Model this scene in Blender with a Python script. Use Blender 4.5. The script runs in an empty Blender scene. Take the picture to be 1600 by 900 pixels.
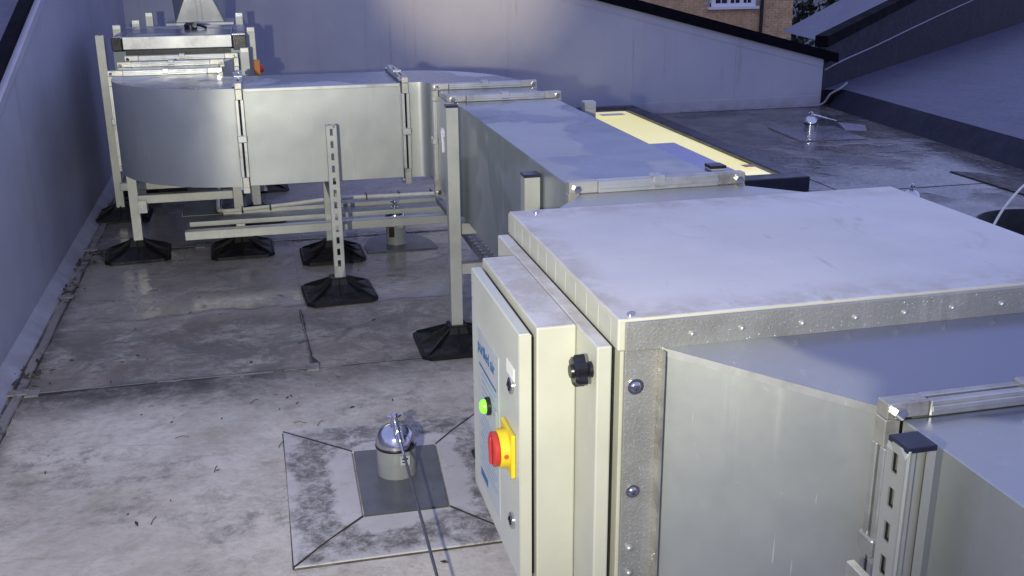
import bpy, bmesh, math, random
from mathutils import Vector, Matrix
random.seed(7)
S = bpy.context.scene
COL = S.collection
rad = math.radians

# ------------------------------------------------------------------ camera
cam_d = bpy.data.cameras.new('camera')
cam = bpy.data.objects.new('camera', cam_d); COL.objects.link(cam); S.camera = cam
pitch, yaw, roll = 0.31577, 0.2362, -0.0080
cyw, syw = math.cos(yaw), math.sin(yaw)
fw = Vector((syw*math.cos(pitch), cyw*math.cos(pitch), -math.sin(pitch)))
rt = Vector((cyw, -syw, 0)); up = rt.cross(fw)
r2 = math.cos(roll)*rt + math.sin(roll)*up
u2 = -math.sin(roll)*rt + math.cos(roll)*up
M = Matrix((r2, u2, -fw)).transposed().to_4x4(); M.translation = Vector((0, 0, 1.4))
cam.matrix_world = M
cam_d.sensor_width = 36; cam_d.lens = 36.77; cam_d.clip_start = 0.02; cam_d.clip_end = 2000

# ------------------------------------------------------------------ world, sun, torch
SUN_EL, SUN_ROT = rad(3), rad(250)
w = bpy.data.worlds.new('World'); S.world = w; w.use_nodes = True
nt = w.node_tree; bg = nt.nodes['Background']
sky = nt.nodes.new('ShaderNodeTexSky'); sky.sky_type = 'NISHITA'; sky.sun_disc = False
sky.sun_elevation = SUN_EL; sky.sun_rotation = SUN_ROT; sky.air_density = 1.0; sky.dust_density = 0.0; sky.ozone_density = 3.0
tint = nt.nodes.new('ShaderNodeMix'); tint.data_type = 'RGBA'; tint.blend_type = 'MULTIPLY'; tint.inputs[0].default_value = 1
tint.inputs[7].default_value = (.8, .6, .9, 1)
nt.links.new(sky.outputs[0], tint.inputs[6]); 
dusk = nt.nodes.new('ShaderNodeMix'); dusk.data_type = 'RGBA'; dusk.inputs[0].default_value = .8
dusk.inputs[7].default_value = (.69, .765, 1.42, 1)          # even cloud cover after sunset
nt.links.new(tint.outputs[2], dusk.inputs[6]); nt.links.new(dusk.outputs[2], bg.inputs[0])
bg.inputs[1].default_value = 0.15

sd = bpy.data.lights.new('sun', 'SUN'); sd.energy = 0.02; sd.angle = rad(20); sd.color = (1, .8, .75)
so = bpy.data.objects.new('sun', sd); COL.objects.link(so)
sdir = Vector((math.sin(SUN_ROT)*math.cos(SUN_EL), math.cos(SUN_ROT)*math.cos(SUN_EL), math.sin(SUN_EL)))
so.rotation_euler = sdir.to_track_quat('Z', 'Y').to_euler()

# the photographer's torch, held at head height a little left of the camera
td = bpy.data.lights.new('torch', 'SPOT'); td.energy = 75; td.color = (1, .97, .76)
td.spot_size = rad(112); td.spot_blend = 1.0; td.shadow_soft_size = 0.022
to = bpy.data.objects.new('torch', td); COL.objects.link(to); to.location = (-.34, -.02, 1.38)
to.rotation_euler = (Vector(to.location) - Vector((.55, 6.0, 1.5))).to_track_quat('Z', 'Y').to_euler()

# added narrow spot standing in for light bounced off wet ducts onto the back wall
hd_ = bpy.data.lights.new('wall_bounce_spot', 'SPOT'); hd_.energy = 520; hd_.color = (1, .80, .44)
hd_.spot_size = rad(13); hd_.spot_blend = 1.0; hd_.shadow_soft_size = 0.022
ho = bpy.data.objects.new('wall_bounce_spot', hd_); COL.objects.link(ho); ho.location = to.location
ho.rotation_euler = (Vector(ho.location) - Vector((1.80, 8.6, 1.28))).to_track_quat('Z', 'Y').to_euler()

S.view_settings.view_transform = 'Standard'; S.view_settings.look = 'None'
S.view_settings.exposure = 2.1; S.view_settings.gamma = 1
S.render.engine = 'CYCLES'

# ------------------------------------------------------------------ materials
class NB:
    def __init__(s, name):
        s.m = bpy.data.materials.new(name); s.m.use_nodes = True
        s.t = s.m.node_tree; s.b = s.t.nodes['Principled BSDF']; s.o = s.t.nodes['Material Output']
        g = s.t.nodes.new('ShaderNodeNewGeometry'); s.pos = g.outputs['Position']
    def n(s, typ, **k):
        x = s.t.nodes.new(typ)
        for a, v in k.items(): setattr(x, a, v)
        return x
    def l(s, a, b): s.t.links.new(a, b)
    def noise(s, scale, detail=6, rough=.6, vec=None, dist=0.0, stretch=None):
        x = s.n('ShaderNodeTexNoise'); x.inputs['Scale'].default_value = scale
        x.inputs['Detail'].default_value = detail; x.inputs['Roughness'].default_value = rough
        x.inputs['Distortion'].default_value = dist
        v = vec or s.pos
        if stretch:
            mp = s.n('ShaderNodeMapping'); mp.inputs['Scale'].default_value = stretch; s.l(v, mp.inputs[0]); v = mp.outputs[0]
        s.l(v, x.inputs['Vector']); return x.outputs['Fac']
    def ramp(s, f, a, b, va=0.0, vb=1.0, smooth=True):
        x = s.n('ShaderNodeMapRange'); x.interpolation_type = 'SMOOTHSTEP' if smooth else 'LINEAR'
        s.l(f, x.inputs[0])
        for i, v in zip((1, 2, 3, 4), (a, b, va, vb)): x.inputs[i].default_value = v
        return x.outputs[0]
    def math(s, op, a, b=None):
        x = s.n('ShaderNodeMath', operation=op)
        for i, v in enumerate((a, b)):
            if v is None: continue
            if isinstance(v, (int, float)): x.inputs[i].default_value = v
            else: s.l(v, x.inputs[i])
        return x.outputs[0]
    def mix(s, f, a, b):
        x = s.n('ShaderNodeMix', data_type='RGBA')
        if isinstance(f, (int, float)): x.inputs[0].default_value = f
        else: s.l(f, x.inputs[0])
        for i, v in ((6, a), (7, b)):
            if isinstance(v, tuple): x.inputs[i].default_value = (*v, 1)
            else: s.l(v, x.inputs[i])
        return x.outputs[2]
    def col(s, v):
        if isinstance(v, tuple): s.b.inputs['Base Color'].default_value = (*v, 1)
        else: s.l(v, s.b.inputs['Base Color'])
    def rough(s, v):
        if isinstance(v, (int, float)): s.b.inputs['Roughness'].default_value = v
        else: s.l(v, s.b.inputs['Roughness'])
    def metal(s, v):
        if isinstance(v, (int, float)): s.b.inputs['Metallic'].default_value = v
        else: s.l(v, s.b.inputs['Metallic'])
    def bump(s, h, strength=.3, dist=.002):
        x = s.n('ShaderNodeBump'); x.inputs['Strength'].default_value = strength; x.inputs['Distance'].default_value = dist
        s.l(h, x.inputs['Height']); s.l(x.outputs[0], s.b.inputs['Normal'])
    def xyz(s):
        x = s.n('ShaderNodeSeparateXYZ'); s.l(s.pos, x.inputs[0]); return x.outputs

def simple(name, c, rough=.5, metal=0.0, var=.12, nscale=20, bump=.1, emis=None):
    k = NB(name)
    f = k.ramp(k.noise(nscale), .3, .7)
    k.col(k.mix(f, tuple(v*(1-var) for v in c), tuple(min(1, v*(1+var)) for v in c)))
    k.rough(k.ramp(k.noise(nscale*.6, 4), .3, .7, max(.03, rough-.08), rough+.08)); k.metal(metal)
    if bump: k.bump(k.noise(nscale*8, 3), bump, .001)
    if emis:
        k.b.inputs['Emission Color'].default_value = (*emis[0], 1); k.b.inputs['Emission Strength'].default_value = emis[1]
    return k.m

def dull(m, v=.15): m.node_tree.nodes['Principled BSDF'].inputs['Specular IOR Level'].default_value = v; return m
def galv(name, base=(.465, .485, .465), metal=.74, rough=.42, wet=0.0, wetscale=1.6, drops=0.0, dirt=0.0, wetcol=(.40, .43, .50)):
    k = NB(name)
    v = k.n('ShaderNodeTexVoronoi'); v.inputs['Scale'].default_value = 55; k.l(k.pos, v.inputs['Vector'])
    bw = k.n('ShaderNodeRGBToBW'); k.l(v.outputs['Color'], bw.inputs[0])
    sp = k.ramp(bw.outputs[0], 0, 1, -.007, .007, False)
    cl = k.ramp(k.noise(5, 5, .6, stretch=(1, 1, .5)), .3, .7)
    c = k.mix(cl, tuple(x*.94 for x in base), tuple(x*1.04 for x in base))
    streak = k.ramp(k.noise(26, 6, .7, stretch=(1, 1, .07)), .56, .74)
    c = k.mix(k.math('MULTIPLY', streak, .36), c, (.66, .66, .62))
    sg = k.n('ShaderNodeHueSaturation'); k.l(c, sg.inputs['Color']); k.l(k.ramp(bw.outputs[0], 0, 1, .988, 1.012, False), sg.inputs['Value']); c = sg.outputs[0]
    scr = k.ramp(k.noise(150, 2, .5, dist=.2, stretch=(1, 1, .05)), .74, .77)
    c = k.mix(k.math('MULTIPLY', scr, .6), c, (.85, .85, .83))
    sm = k.ramp(k.noise(38, 6, .75, dist=1.2, stretch=(1, 1, .6)), .64, .70)
    c = k.mix(k.math('MULTIPLY', sm, .35), c, (.78, .78, .75))
    r = k.math('ADD', k.ramp(k.noise(9, 6, .65), .25, .75, rough-.02, rough+.04), sp)
    if dirt:
        d = k.ramp(k.noise(7, 8, .7), .45, .7)
        c = k.mix(k.math('MULTIPLY', d, dirt), c, (.20, .19, .17))
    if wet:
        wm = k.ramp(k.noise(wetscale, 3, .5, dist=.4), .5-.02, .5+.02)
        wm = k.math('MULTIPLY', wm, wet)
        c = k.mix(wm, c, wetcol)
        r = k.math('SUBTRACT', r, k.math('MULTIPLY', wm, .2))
    k.col(c); k.rough(r); k.metal(metal)
    if drops:
        vv = k.n('ShaderNodeTexVoronoi'); vv.inputs['Scale'].default_value = 180; k.l(k.pos, vv.inputs['Vector'])
        k.bump(k.ramp(vv.outputs['Distance'], .15, .5, 1, 0), drops, .003)
    else:
        h = k.noise(140, 4, .6)
        if wet: h = k.math('MULTIPLY', h, k.math('SUBTRACT', 1.0, k.math('MULTIPLY', wm, .9)))
        k.bump(h, .06, .001)
    # slow buckle of thin sheet, under the fine relief
    b1 = k.b.inputs['Normal'].links[0].from_node
    b2 = k.n('ShaderNodeBump'); b2.inputs['Strength'].default_value = .5; b2.inputs['Distance'].default_value = .012
    k.l(k.noise(3.2, 2, .4), b2.inputs['Height']); k.l(b2.outputs[0], b1.inputs['Normal'])
    return k.m

M_galv = galv('galvanised_sheet')
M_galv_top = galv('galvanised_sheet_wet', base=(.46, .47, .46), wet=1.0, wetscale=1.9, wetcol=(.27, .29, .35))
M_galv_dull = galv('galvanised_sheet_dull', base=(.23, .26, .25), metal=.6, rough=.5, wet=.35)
M_galv_drop = galv('galvanised_sheet_droplets', base=(.40, .40, .38), drops=.16, dirt=.4, metal=.65)
M_flange = galv('flange_steel', base=(.56, .57, .55), metal=.78, rough=.40, dirt=.5)
M_corner = galv('corner_steel', base=(.58, .565, .50), metal=.75, rough=.38, dirt=.85)
M_strut = galv('strut_steel', base=(.50, .51, .47), metal=.6, rough=.45, dirt=.25)
M_chrome = simple('polished_steel', (.62, .62, .64), .14, 1.0, .05, 30, 0)
M_cream = simple('cream_powder_coat', (.42, .42, .36), .42, 0, .05, 8, .12)
M_door = simple('grey_powder_coat', (.47, .48, .43), .4, 0, .04, 9, .12)
M_rubber = simple('black_rubber', (.006, .006, .007), .5, 0, .3, 40, .3)
M_black = simple('black_plastic', (.01, .01, .012), .3, 0, .2, 30, .05)
M_void = simple('dark_plastic_cap', (.012, .013, .03), .35, 0, .2, 30, .05)
M_coping = simple('black_coping', (.004, .0045, .008), .75, 0, .3, 10, .1)
M_yellow = simple('yellow_plastic', (.62, .47, .02), .4, 0, .05, 20, 0)
M_red = simple('red_plastic', (.42, .035, .03), .3, 0, .08, 20, 0)
M_orange = simple('orange_plastic', (.75, .25, .03), .4, 0, .1, 20, 0)
M_green = simple('green_lamp', (.15, .6, .05), .2, 0, .05, 20, 0, ((.3, 1, .05), .16))
M_greenp = simple('pale_green_sticker', (.45, .62, .38), .5, 0, .05, 20, 0)
M_white = simple('white_sticker', (.78, .78, .72), .5, 0, .03, 20, 0)
M_blue = simple('blue_print', (.045, .11, .24), .5, 0, .05, 20, 0)
M_bluepale = simple('pale_blue_print', (.22, .29, .40), .5, 0, .05, 20, 0)
M_plate = simple('legend_plate', (.40, .43, .44), .4, 0, .04, 20, 0)
M_cable = simple('cream_cable', (.72, .70, .58), .5, 0, .1, 30, .1)
M_tray = simple('tray_steel', (.19, .195, .19), .4, .15, .2, 12, .1)
M_patch = simple('grey_flashing', (.10, .105, .11), .34, 0, .15, 12, .2)
M_postpaint = simple('grey_anchor_paint', (.26, .27, .26), .35, 0, .06, 20, .05)
M_frame_dark = simple('skylight_frame', (.016, .019, .035), .4, 0, .2, 15, .1)
M_winwhite = simple('white_window_frame', (.80, .78, .80), .5, 0, .03, 5, 0)
M_glassdark = simple('dark_window_glass', (.02, .022, .035), .08, 0, .2, 2, 0)
M_pipe = simple('black_downpipe', (.015, .015, .018), .4, 0, .2, 5, 0)

def m_lid():
    k = NB('fan_lid_paint')
    c = k.mix(k.ramp(k.noise(2.2, 6, .6), .3, .7), (.50, .50, .51), (.60, .59, .585))
    d = k.ramp(k.noise(5, 10, .78, dist=1.2, stretch=(1.6, .7, 1)), .56, .72)
    c = k.mix(k.math('MULTIPLY', d, .65), c, (.26, .22, .18))
    x, y, z = k.xyz()
    edge = k.math('MAXIMUM', k.ramp(y, 1.47, 1.37), k.math('MAXIMUM', k.ramp(y, 1.92, 2.03), k.ramp(x, .56, .49)))
    e2 = k.math('MULTIPLY', edge, k.ramp(k.noise(14, 6, .7), .36, .62))
    c = k.mix(k.math('MULTIPLY', e2, .6), c, (.34, .29, .24))
    sp = k.ramp(k.noise(55, 3, .8), .73, .77)
    c = k.mix(k.math('MULTIPLY', sp, .6), c, (.12, .10, .09))
    k.col(c); k.rough(k.ramp(k.noise(4, 5), .3, .7, .3, .46)); k.metal(.1)
    k.bump(k.noise(60, 4), .08, .001); return k.m
M_lid = m_lid()

def m_roof():
    k = NB('roof_membrane')
    x, y, z = k.xyz()
    big = k.noise(1.3, 7, .62); med = k.noise(5, 9, .72, dist=.6); fine = k.noise(34, 8, .75)
    c = k.mix(k.ramp(big, .3, .7), (.50, .455, .375), (.66, .605, .51))
    c = k.mix(k.math('MULTIPLY', k.ramp(fine, .42, .66), .3), c, (.26, .24, .22))
    # mottled grime band on the fall, between the puddle and the lap at y = 3.45
    band = k.math('MULTIPLY', k.ramp(y, 3.15, 3.5), k.ramp(y, 4.35, 4.0))
    band = k.math('MULTIPLY', band, k.ramp(x, 1.4, .2, .45, 1))
    speck = k.ramp(k.noise(16, 10, .82, dist=.5, stretch=(.7, 1.3, 1)), .38, .60)
    bandm = k.math('MULTIPLY', band, k.math('MAXIMUM', k.ramp(med, .34, .58, .35, 1), speck))
    c = k.mix(k.math('MULTIPLY', bandm, .85), c, (.075, .066, .06))
    # dull wet area under the ducts
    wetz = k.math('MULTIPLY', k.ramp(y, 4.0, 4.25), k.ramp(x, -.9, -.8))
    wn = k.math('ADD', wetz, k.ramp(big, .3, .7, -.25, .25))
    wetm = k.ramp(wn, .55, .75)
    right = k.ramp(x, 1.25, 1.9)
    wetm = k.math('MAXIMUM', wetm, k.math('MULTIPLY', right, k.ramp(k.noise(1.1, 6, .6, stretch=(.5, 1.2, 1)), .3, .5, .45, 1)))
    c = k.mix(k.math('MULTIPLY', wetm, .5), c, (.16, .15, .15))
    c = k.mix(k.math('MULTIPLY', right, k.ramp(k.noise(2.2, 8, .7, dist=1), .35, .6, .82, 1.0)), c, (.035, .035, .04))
    # brown silt and pale tide lines
    gr = k.math('MULTIPLY', k.ramp(k.noise(11, 12, .82, dist=.3), .47, .62), k.ramp(k.noise(1.9, 5, .6), .42, .58))
    c = k.mix(k.math('MULTIPLY', gr, .72), c, (.17, .15, .13))
    gr2 = k.math('MULTIPLY', k.ramp(k.noise(3.4, 10, .75, dist=.4, stretch=(.5, 1.4, 1)), .50, .64), k.ramp(k.noise(30, 8, .8), .38, .6))
    c = k.mix(k.math('MULTIPLY', gr2, .6), c, (.17, .145, .12))
    soft = k.ramp(k.noise(2.3, 6, .6, dist=.5), .46, .62)
    c = k.mix(k.math('MULTIPLY', soft, .35), c, (.27, .23, .18))
    # grime collected along the wall foot and along the welded laps
    wn2 = k.ramp(k.noise(9, 9, .75), .32, .6)
    foot_ = k.math('MULTIPLY', k.ramp(x, -.76, -.86), wn2)
    lap1 = k.math('MULTIPLY', k.math('MULTIPLY', k.ramp(y, 3.20, 3.42), k.ramp(y, 3.50, 3.46)), k.ramp(x, .2, -.3, .35, 1))
    lap2 = k.math('MULTIPLY', k.ramp(y, 5.02, 5.17), k.ramp(y, 5.32, 5.22))
    lp = k.math('MULTIPLY', k.math('MAXIMUM', lap1, lap2), wn2)
    c = k.mix(k.math('MULTIPLY', k.math('MAXIMUM', foot_, lp), .9), c, (.05, .045, .04))
    br = k.math('MULTIPLY', k.ramp(k.noise(2.6, 8, .7, dist=1.0), .55, .72), .55)
    c = k.mix(br, c, (.20, .155, .11))
    tide = k.noise(2.0, 5, .6, dist=.8)
    t = k.math('MULTIPLY', k.ramp(tide, .485, .5), k.ramp(tide, .515, .5))
    c = k.mix(k.math('MULTIPLY', t, .12), c, (.60, .59, .58))
    al = k.math('MULTIPLY', k.ramp(k.noise(3.1, 6, .7), .56, .70), k.ramp(y, 3.3, 2.9))
    c = k.mix(k.math('MULTIPLY', al, .5), c, (.27, .27, .14))
    c = k.mix(k.math('MULTIPLY', k.math('MULTIPLY', k.ramp(y, 5.19, 5.22), k.ramp(x, .6, -.1)), .5), c, (.09, .085, .085))  # shadow under the ducts, painted into the membrane colour
    st = k.ramp(k.noise(60, 3, .6, dist=3, stretch=(1, .35, 1)), .71, .76)
    c = k.mix(k.math('MULTIPLY', st, .45), c, (.13, .11, .09))
    # scuff lines
    sc = k.n('ShaderNodeTexVoronoi', feature='DISTANCE_TO_EDGE'); sc.inputs['Scale'].default_value = 1.4
    mp = k.n('ShaderNodeMapping'); mp.inputs['Rotation'].default_value = (0, 0, .5); k.l(k.pos, mp.inputs[0]); k.l(mp.outputs[0], sc.inputs['Vector'])
    c = k.mix(k.math('MULTIPLY', k.ramp(sc.outputs['Distance'], .006, .0), k.math('MULTIPLY', k.ramp(big, .5, .6), .3)), c, (.16, .14, .13))
    k.col(c)
    r = k.ramp(fine, .3, .7, .46, .66)
    pud = k.math('MULTIPLY', wetm, k.ramp(k.noise(1.7, 5, .55), .38, .50))
    r = k.math('SUBTRACT', r, k.math('MULTIPLY', wetm, .20)); r = k.math('SUBTRACT', r, k.math('MULTIPLY', pud, .19))
    k.rough(r)
    h = k.math('MULTIPLY', k.math('ADD', fine, k.noise(120, 3)), k.math('SUBTRACT', 1.0, k.math('MULTIPLY', pud, .93)))
    k.bump(h, .32, .003)
    b2 = k.n('ShaderNodeBump'); b2.inputs['Strength'].default_value = .6; b2.inputs['Distance'].default_value = .012
    wr = k.math('MULTIPLY', k.noise(5.5, 5, .6, dist=.8), k.math('SUBTRACT', 1.0, k.math('MULTIPLY', pud, .97)))
    k.l(wr, b2.inputs['Height']); k.l(b2.outputs[0], k.b.inputs['Normal'].links[0].from_node.inputs['Normal'])
    return k.m
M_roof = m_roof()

def m_membrane(name, a, b, r0=.4, r1=.6, stain=.5, sc=(.10, .09, .085), bmp=.25):
    k = NB(name)
    c = k.mix(k.ramp(k.noise(4, 7, .65), .3, .7), a, b)
    st = k.ramp(k.noise(16, 10, .8, dist=.6), .46, .62)
    st = k.math('MULTIPLY', st, k.ramp(k.noise(5, 4, .6), .42, .6))
    c = k.mix(k.math('MULTIPLY', st, stain), c, sc)
    k.col(c); k.rough(k.ramp(k.noise(20, 6), .3, .7, r0, r1)); k.bump(k.noise(50, 6), bmp, .002); return k.m
M_lap = m_membrane('membrane_patch', (.40, .375, .35), (.50, .47, .44), stain=.9)
M_seam = m_membrane('seam_strip', (.20, .185, .18), (.27, .25, .24), stain=.9, sc=(.04, .035, .03))
def m_border():
    k = NB('welded_border')
    x, y, z = k.xyz()
    c = k.mix(k.ramp(k.noise(4, 7, .65), .3, .7), (.46, .43, .40), (.58, .55, .515))
    dx = k.math('DIVIDE', k.math('ABSOLUTE', k.math('SUBTRACT', x, .295)), .295)
    dy = k.math('DIVIDE', k.math('ABSOLUTE', k.math('SUBTRACT', y, 2.575)), .375)
    d = k.math('ADD', k.math('MAXIMUM', dx, dy), k.ramp(k.noise(6, 6, .7), .3, .7, -.12, .12))
    m = k.math('MULTIPLY', k.ramp(d, .60, .68), k.ramp(d, 1.02, .88))
    m = k.math('MULTIPLY', m, k.ramp(k.noise(22, 12, .85, dist=.4), .36, .60))
    c = k.mix(k.math('MULTIPLY', m, .95), c, (.11, .095, .08))
    m2 = k.math('MULTIPLY', k.ramp(k.noise(40, 10, .85), .52, .66), k.ramp(k.noise(7, 4), .4, .6))
    c = k.mix(k.math('MULTIPLY', m2, .6), c, (.16, .14, .12))
    k.col(c); k.rough(k.ramp(k.noise(20, 6), .3, .7, .4, .6)); k.bump(k.noise(50, 8), .3, .002); return k.m
M_border = m_border()
M_wall = None
def m_wall():
    k = NB('wall_render')
    x, y, z = k.xyz()
    c = k.mix(k.ramp(k.noise(.9, 5, .6), .3, .7), (.32, .335, .42), (.38, .395, .475))
    drip = k.ramp(k.noise(5, 6, .7, stretch=(1, 1, .05)), .55, .8)
    c = k.mix(k.math('MULTIPLY', drip, .4), c, (.20, .205, .24))
    dr2 = k.math('MULTIPLY', k.ramp(k.noise(17, 6, .7, stretch=(1, 1, .03)), .56, .68), k.ramp(k.noise(1.3, 4), .42, .62))
    c = k.mix(k.math('MULTIPLY', dr2, .35), c, (.17, .17, .19))
    blo = k.ramp(k.noise(2.4, 7, .65), .50, .70)
    c = k.mix(k.math('MULTIPLY', blo, .22), c, (.44, .45, .49))
    low = k.math('MULTIPLY', k.ramp(z, .14, .0), k.ramp(k.noise(6, 7, .7), .3, .65))
    c = k.mix(k.math('MULTIPLY', low, .6), c, (.19, .18, .20))
    k.col(c); k.rough(k.ramp(k.noise(3, 4), .3, .7, .38, .52)); k.bump(k.noise(25, 6), .12, .002); return k.m
M_wall = m_wall()
M_slope = m_membrane('slope_membrane', (.072, .076, .125), (.098, .102, .158), .45, .55, .35, (.05, .05, .08), .06)
M_upstand = m_membrane('upstand_membrane', (.016, .018, .032), (.026, .028, .046), .6, .75, .3, (.02, .02, .03), .06)
M_brick = m_membrane('brick_clay', (.58, .36, .17), (.80, .54, .30), .6, .8, .5, (.25, .13, .08))
M_mortar = simple('mortar', (.42, .36, .28), .8, 0, .1, 6, 0)
M_soil = m_membrane('ground_asphalt', (.05, .05, .05), (.07, .07, .065), .6, .8, .2)
M_leaf = simple('evergreen_leaf', (.035, .05, .03), .6, 0, .5, 3, 0)
M_bark = simple('bark', (.07, .05, .035), .8, 0, .3, 6, .3)
M_litter = simple('dead_leaf', (.05, .04, .025), .6, 0, .5, 60, 0)
M_silt = m_membrane('silt_dark', (.025, .02, .018), (.045, .036, .03), .4, .7, .5, (.01, .01, .01))
M_reflection = simple('painted_reflection', (.42, .43, .62), .35, 0, .03, 5, 0)  # pale colour painted as a reflection on the rooflight glass
M_glow = None
def m_glow():
    k = NB('lit_room')
    x, y, z = k.xyz()
    f = k.ramp(k.noise(1.1, 3), .3, .7)
    e = k.mix(f, (.95, .82, .27), (1.0, .90, .38))
    k.col((.8, .75, .5)); k.l(e, k.b.inputs['Emission Color']); k.b.inputs['Emission Strength'].default_value = .195
    return k.m
M_glow = m_glow()
def m_glass():
    k = NB('glass_pane'); k.col((.95, .97, .97)); k.rough(.03)
    k.b.inputs['Transmission Weight'].default_value = 1; k.b.inputs['IOR'].default_value = 1.05
    return k.m
M_glass = m_glass()

def m_rub():
    k = NB('black_rubber'); g = k.n('ShaderNodeNewGeometry'); sx = k.n('ShaderNodeSeparateXYZ'); k.l(g.outputs['Normal'], sx.inputs[0])
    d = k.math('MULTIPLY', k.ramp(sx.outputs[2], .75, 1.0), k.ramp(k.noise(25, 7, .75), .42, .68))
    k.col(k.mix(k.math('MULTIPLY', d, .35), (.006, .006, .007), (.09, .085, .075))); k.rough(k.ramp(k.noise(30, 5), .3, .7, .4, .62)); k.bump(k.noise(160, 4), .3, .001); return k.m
M_rubber = m_rub()
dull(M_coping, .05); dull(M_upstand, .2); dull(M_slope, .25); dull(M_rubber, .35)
# ------------------------------------------------------------------ geometry helpers
ORG = {}
def thing(name, label, cat, loc, group=None):
    o = bpy.data.objects.new(name, None); COL.objects.link(o); o.location = loc; o.empty_display_size = .05
    o['label'] = label; o['category'] = cat
    if group: o['group'] = group
    ORG[o] = Vector(loc); return o
def ob(name, bm, mat, parent=None, label=None, kind=None, smooth=None, origin=None):
    if parent is not None: off = ORG[parent]
    else: off = Vector(origin) if origin else Vector((0, 0, 0))
    bmesh.ops.translate(bm, verts=bm.verts, vec=-off)
    me = bpy.data.meshes.new(name); bm.to_mesh(me); bm.free()
    if smooth is not None:
        for p in me.polygons: p.use_smooth = True
        me.set_sharp_from_angle(angle=rad(smooth))
    mats = mat if isinstance(mat, (list, tuple)) else [mat]
    for m in mats: me.materials.append(m)
    o = bpy.data.objects.new(name, me); COL.objects.link(o)
    if parent is not None: o.parent = parent; ORG[o] = off
    else: o.location = off; ORG[o] = off
    if label: o['label'] = label
    if kind: o['kind'] = kind
    return o
def tag(o, label, cat, group=None):
    o['label'] = label; o['category'] = cat
    if group: o['group'] = group
    return o
def B(): return bmesh.new()
def box(bm, x0, x1, y0, y1, z0, z1, bev=0.0, seg=1):
    vs = [bm.verts.new(v) for v in ((x0,y0,z0),(x1,y0,z0),(x1,y1,z0),(x0,y1,z0),(x0,y0,z1),(x1,y0,z1),(x1,y1,z1),(x0,y1,z1))]
    fs = [bm.faces.new([vs[i] for i in f]) for f in ((3,2,1,0),(4,5,6,7),(0,1,5,4),(1,2,6,5),(2,3,7,6),(3,0,4,7))]
    if bev:
        es = list({e for f in fs for e in f.edges})
        bmesh.ops.bevel(bm, geom=es, offset=bev, segments=seg, affect='EDGES', profile=.5)
    return bm
def bx(*a, **k): return box(B(), *a, **k)
def prism(bm, pts, z0, z1, mat_top=None):
    a = [bm.verts.new((x, y, z0)) for x, y in pts]; b = [bm.verts.new((x, y, z1)) for x, y in pts]
    n = len(pts); bm.faces.new(a[::-1]); t = bm.faces.new(b)
    for i in range(n): bm.faces.new((a[i], a[(i+1) % n], b[(i+1) % n], b[i]))
    bmesh.ops.recalc_face_normals(bm, faces=bm.faces)
    if mat_top is not None: t.material_index = mat_top
    return bm
def hexa(bm, a, b):
    """a, b: two rings of four points"""
    va = [bm.verts.new(p) for p in a]; vb = [bm.verts.new(p) for p in b]
    bm.faces.new(va[::-1]); bm.faces.new(vb)
    for i in range(4): bm.faces.new((va[i], va[(i+1) % 4], vb[(i+1) % 4], vb[i]))
    bmesh.ops.recalc_face_normals(bm, faces=bm.faces); return bm
def lathe(bm, prof, c, axis='z', n=24, cap=True):
    rings = []
    for r, h in prof:
        ring = []
        for i in range(n):
            t = 2*math.pi*i/n; u, v = r*math.cos(t), r*math.sin(t)
            p = {'z': (u, v, h), 'x': (h, u, v), 'y': (u, h, v)}[axis]
            ring.append(bm.verts.new(Vector(p) + Vector(c)))
        rings.append(ring)
    for a, b in zip(rings, rings[1:]):
        for i in range(n): bm.faces.new((a[i], a[(i+1) % n], b[(i+1) % n], b[i]))
    if cap: bm.faces.new(rings[0][::-1]); bm.faces.new(rings[-1])
    bmesh.ops.recalc_face_normals(bm, faces=bm.faces); return bm
def tube(bm, pts, r, n=8, cap=True):
    pts = [Vector(p) for p in pts]; rings = []
    for i, p in enumerate(pts):
        d = (pts[min(i+1, len(pts)-1)] - pts[max(i-1, 0)]).normalized()
        a = Vector((0, 0, 1)) if abs(d.z) < .9 else Vector((1, 0, 0))
        u = d.cross(a).normalized(); v = d.cross(u)
        rings.append([bm.verts.new(p + (u*math.cos(t) + v*math.sin(t))*r) for t in [2*math.pi*j/n for j in range(n)]])
    for a, b in zip(rings, rings[1:]):
        for i in range(n): bm.faces.new((a[i], a[(i+1) % n], b[(i+1) % n], b[i]))
    if cap: bm.faces.new(rings[0][::-1]); bm.faces.new(rings[-1])
    bmesh.ops.recalc_face_normals(bm, faces=bm.faces); return bm
def spline(pts, k=8):
    P = [Vector(p) for p in pts]; P = [P[0]] + P + [P[-1]]; out = []
    for i in range(1, len(P)-2):
        for j in range(k):
            t = j/k; a, b, c, d = P[i-1:i+3]
            out.append(.5*((2*b) + (c-a)*t + (2*a-5*b+4*c-d)*t*t + (3*b-a-3*c+d)*t**3))
    out.append(P[-2]); return out
def topmat(bm, idx=1, lim=.9):
    bm.normal_update()
    for f in bm.faces:
        if f.normal.z > lim: f.material_index = idx
    return bm

# ------------------------------------------------------------------ the setting
ob('ground', bx(-700, 700, -300, 1200, -8.2, -8), M_soil, kind='structure')
ROOF_L, ROOF_B = -.92, 8.60
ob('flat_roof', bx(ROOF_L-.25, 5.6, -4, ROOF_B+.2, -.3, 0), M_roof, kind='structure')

# raised membrane laps (real 3-4 mm steps)
laps = [(-.92, 4.9, 1.20, 3.462, .0035), (-.92, .115, 3.462, 5.20, .0025), (1.9, 4.8, 3.9, 5.4, .003), (1.6, 3.3, 5.42, 7.0, .0025), (3.32, 4.9, 5.42, 8.58, .0032), (-.92, 2.55, 5.21, 8.58, .0045)]
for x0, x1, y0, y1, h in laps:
    ob('membrane_sheet', bx(x0+.001, x1-.001, y0, y1, -.0005, h, bev=.0012), M_roof, kind='structure')

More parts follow.
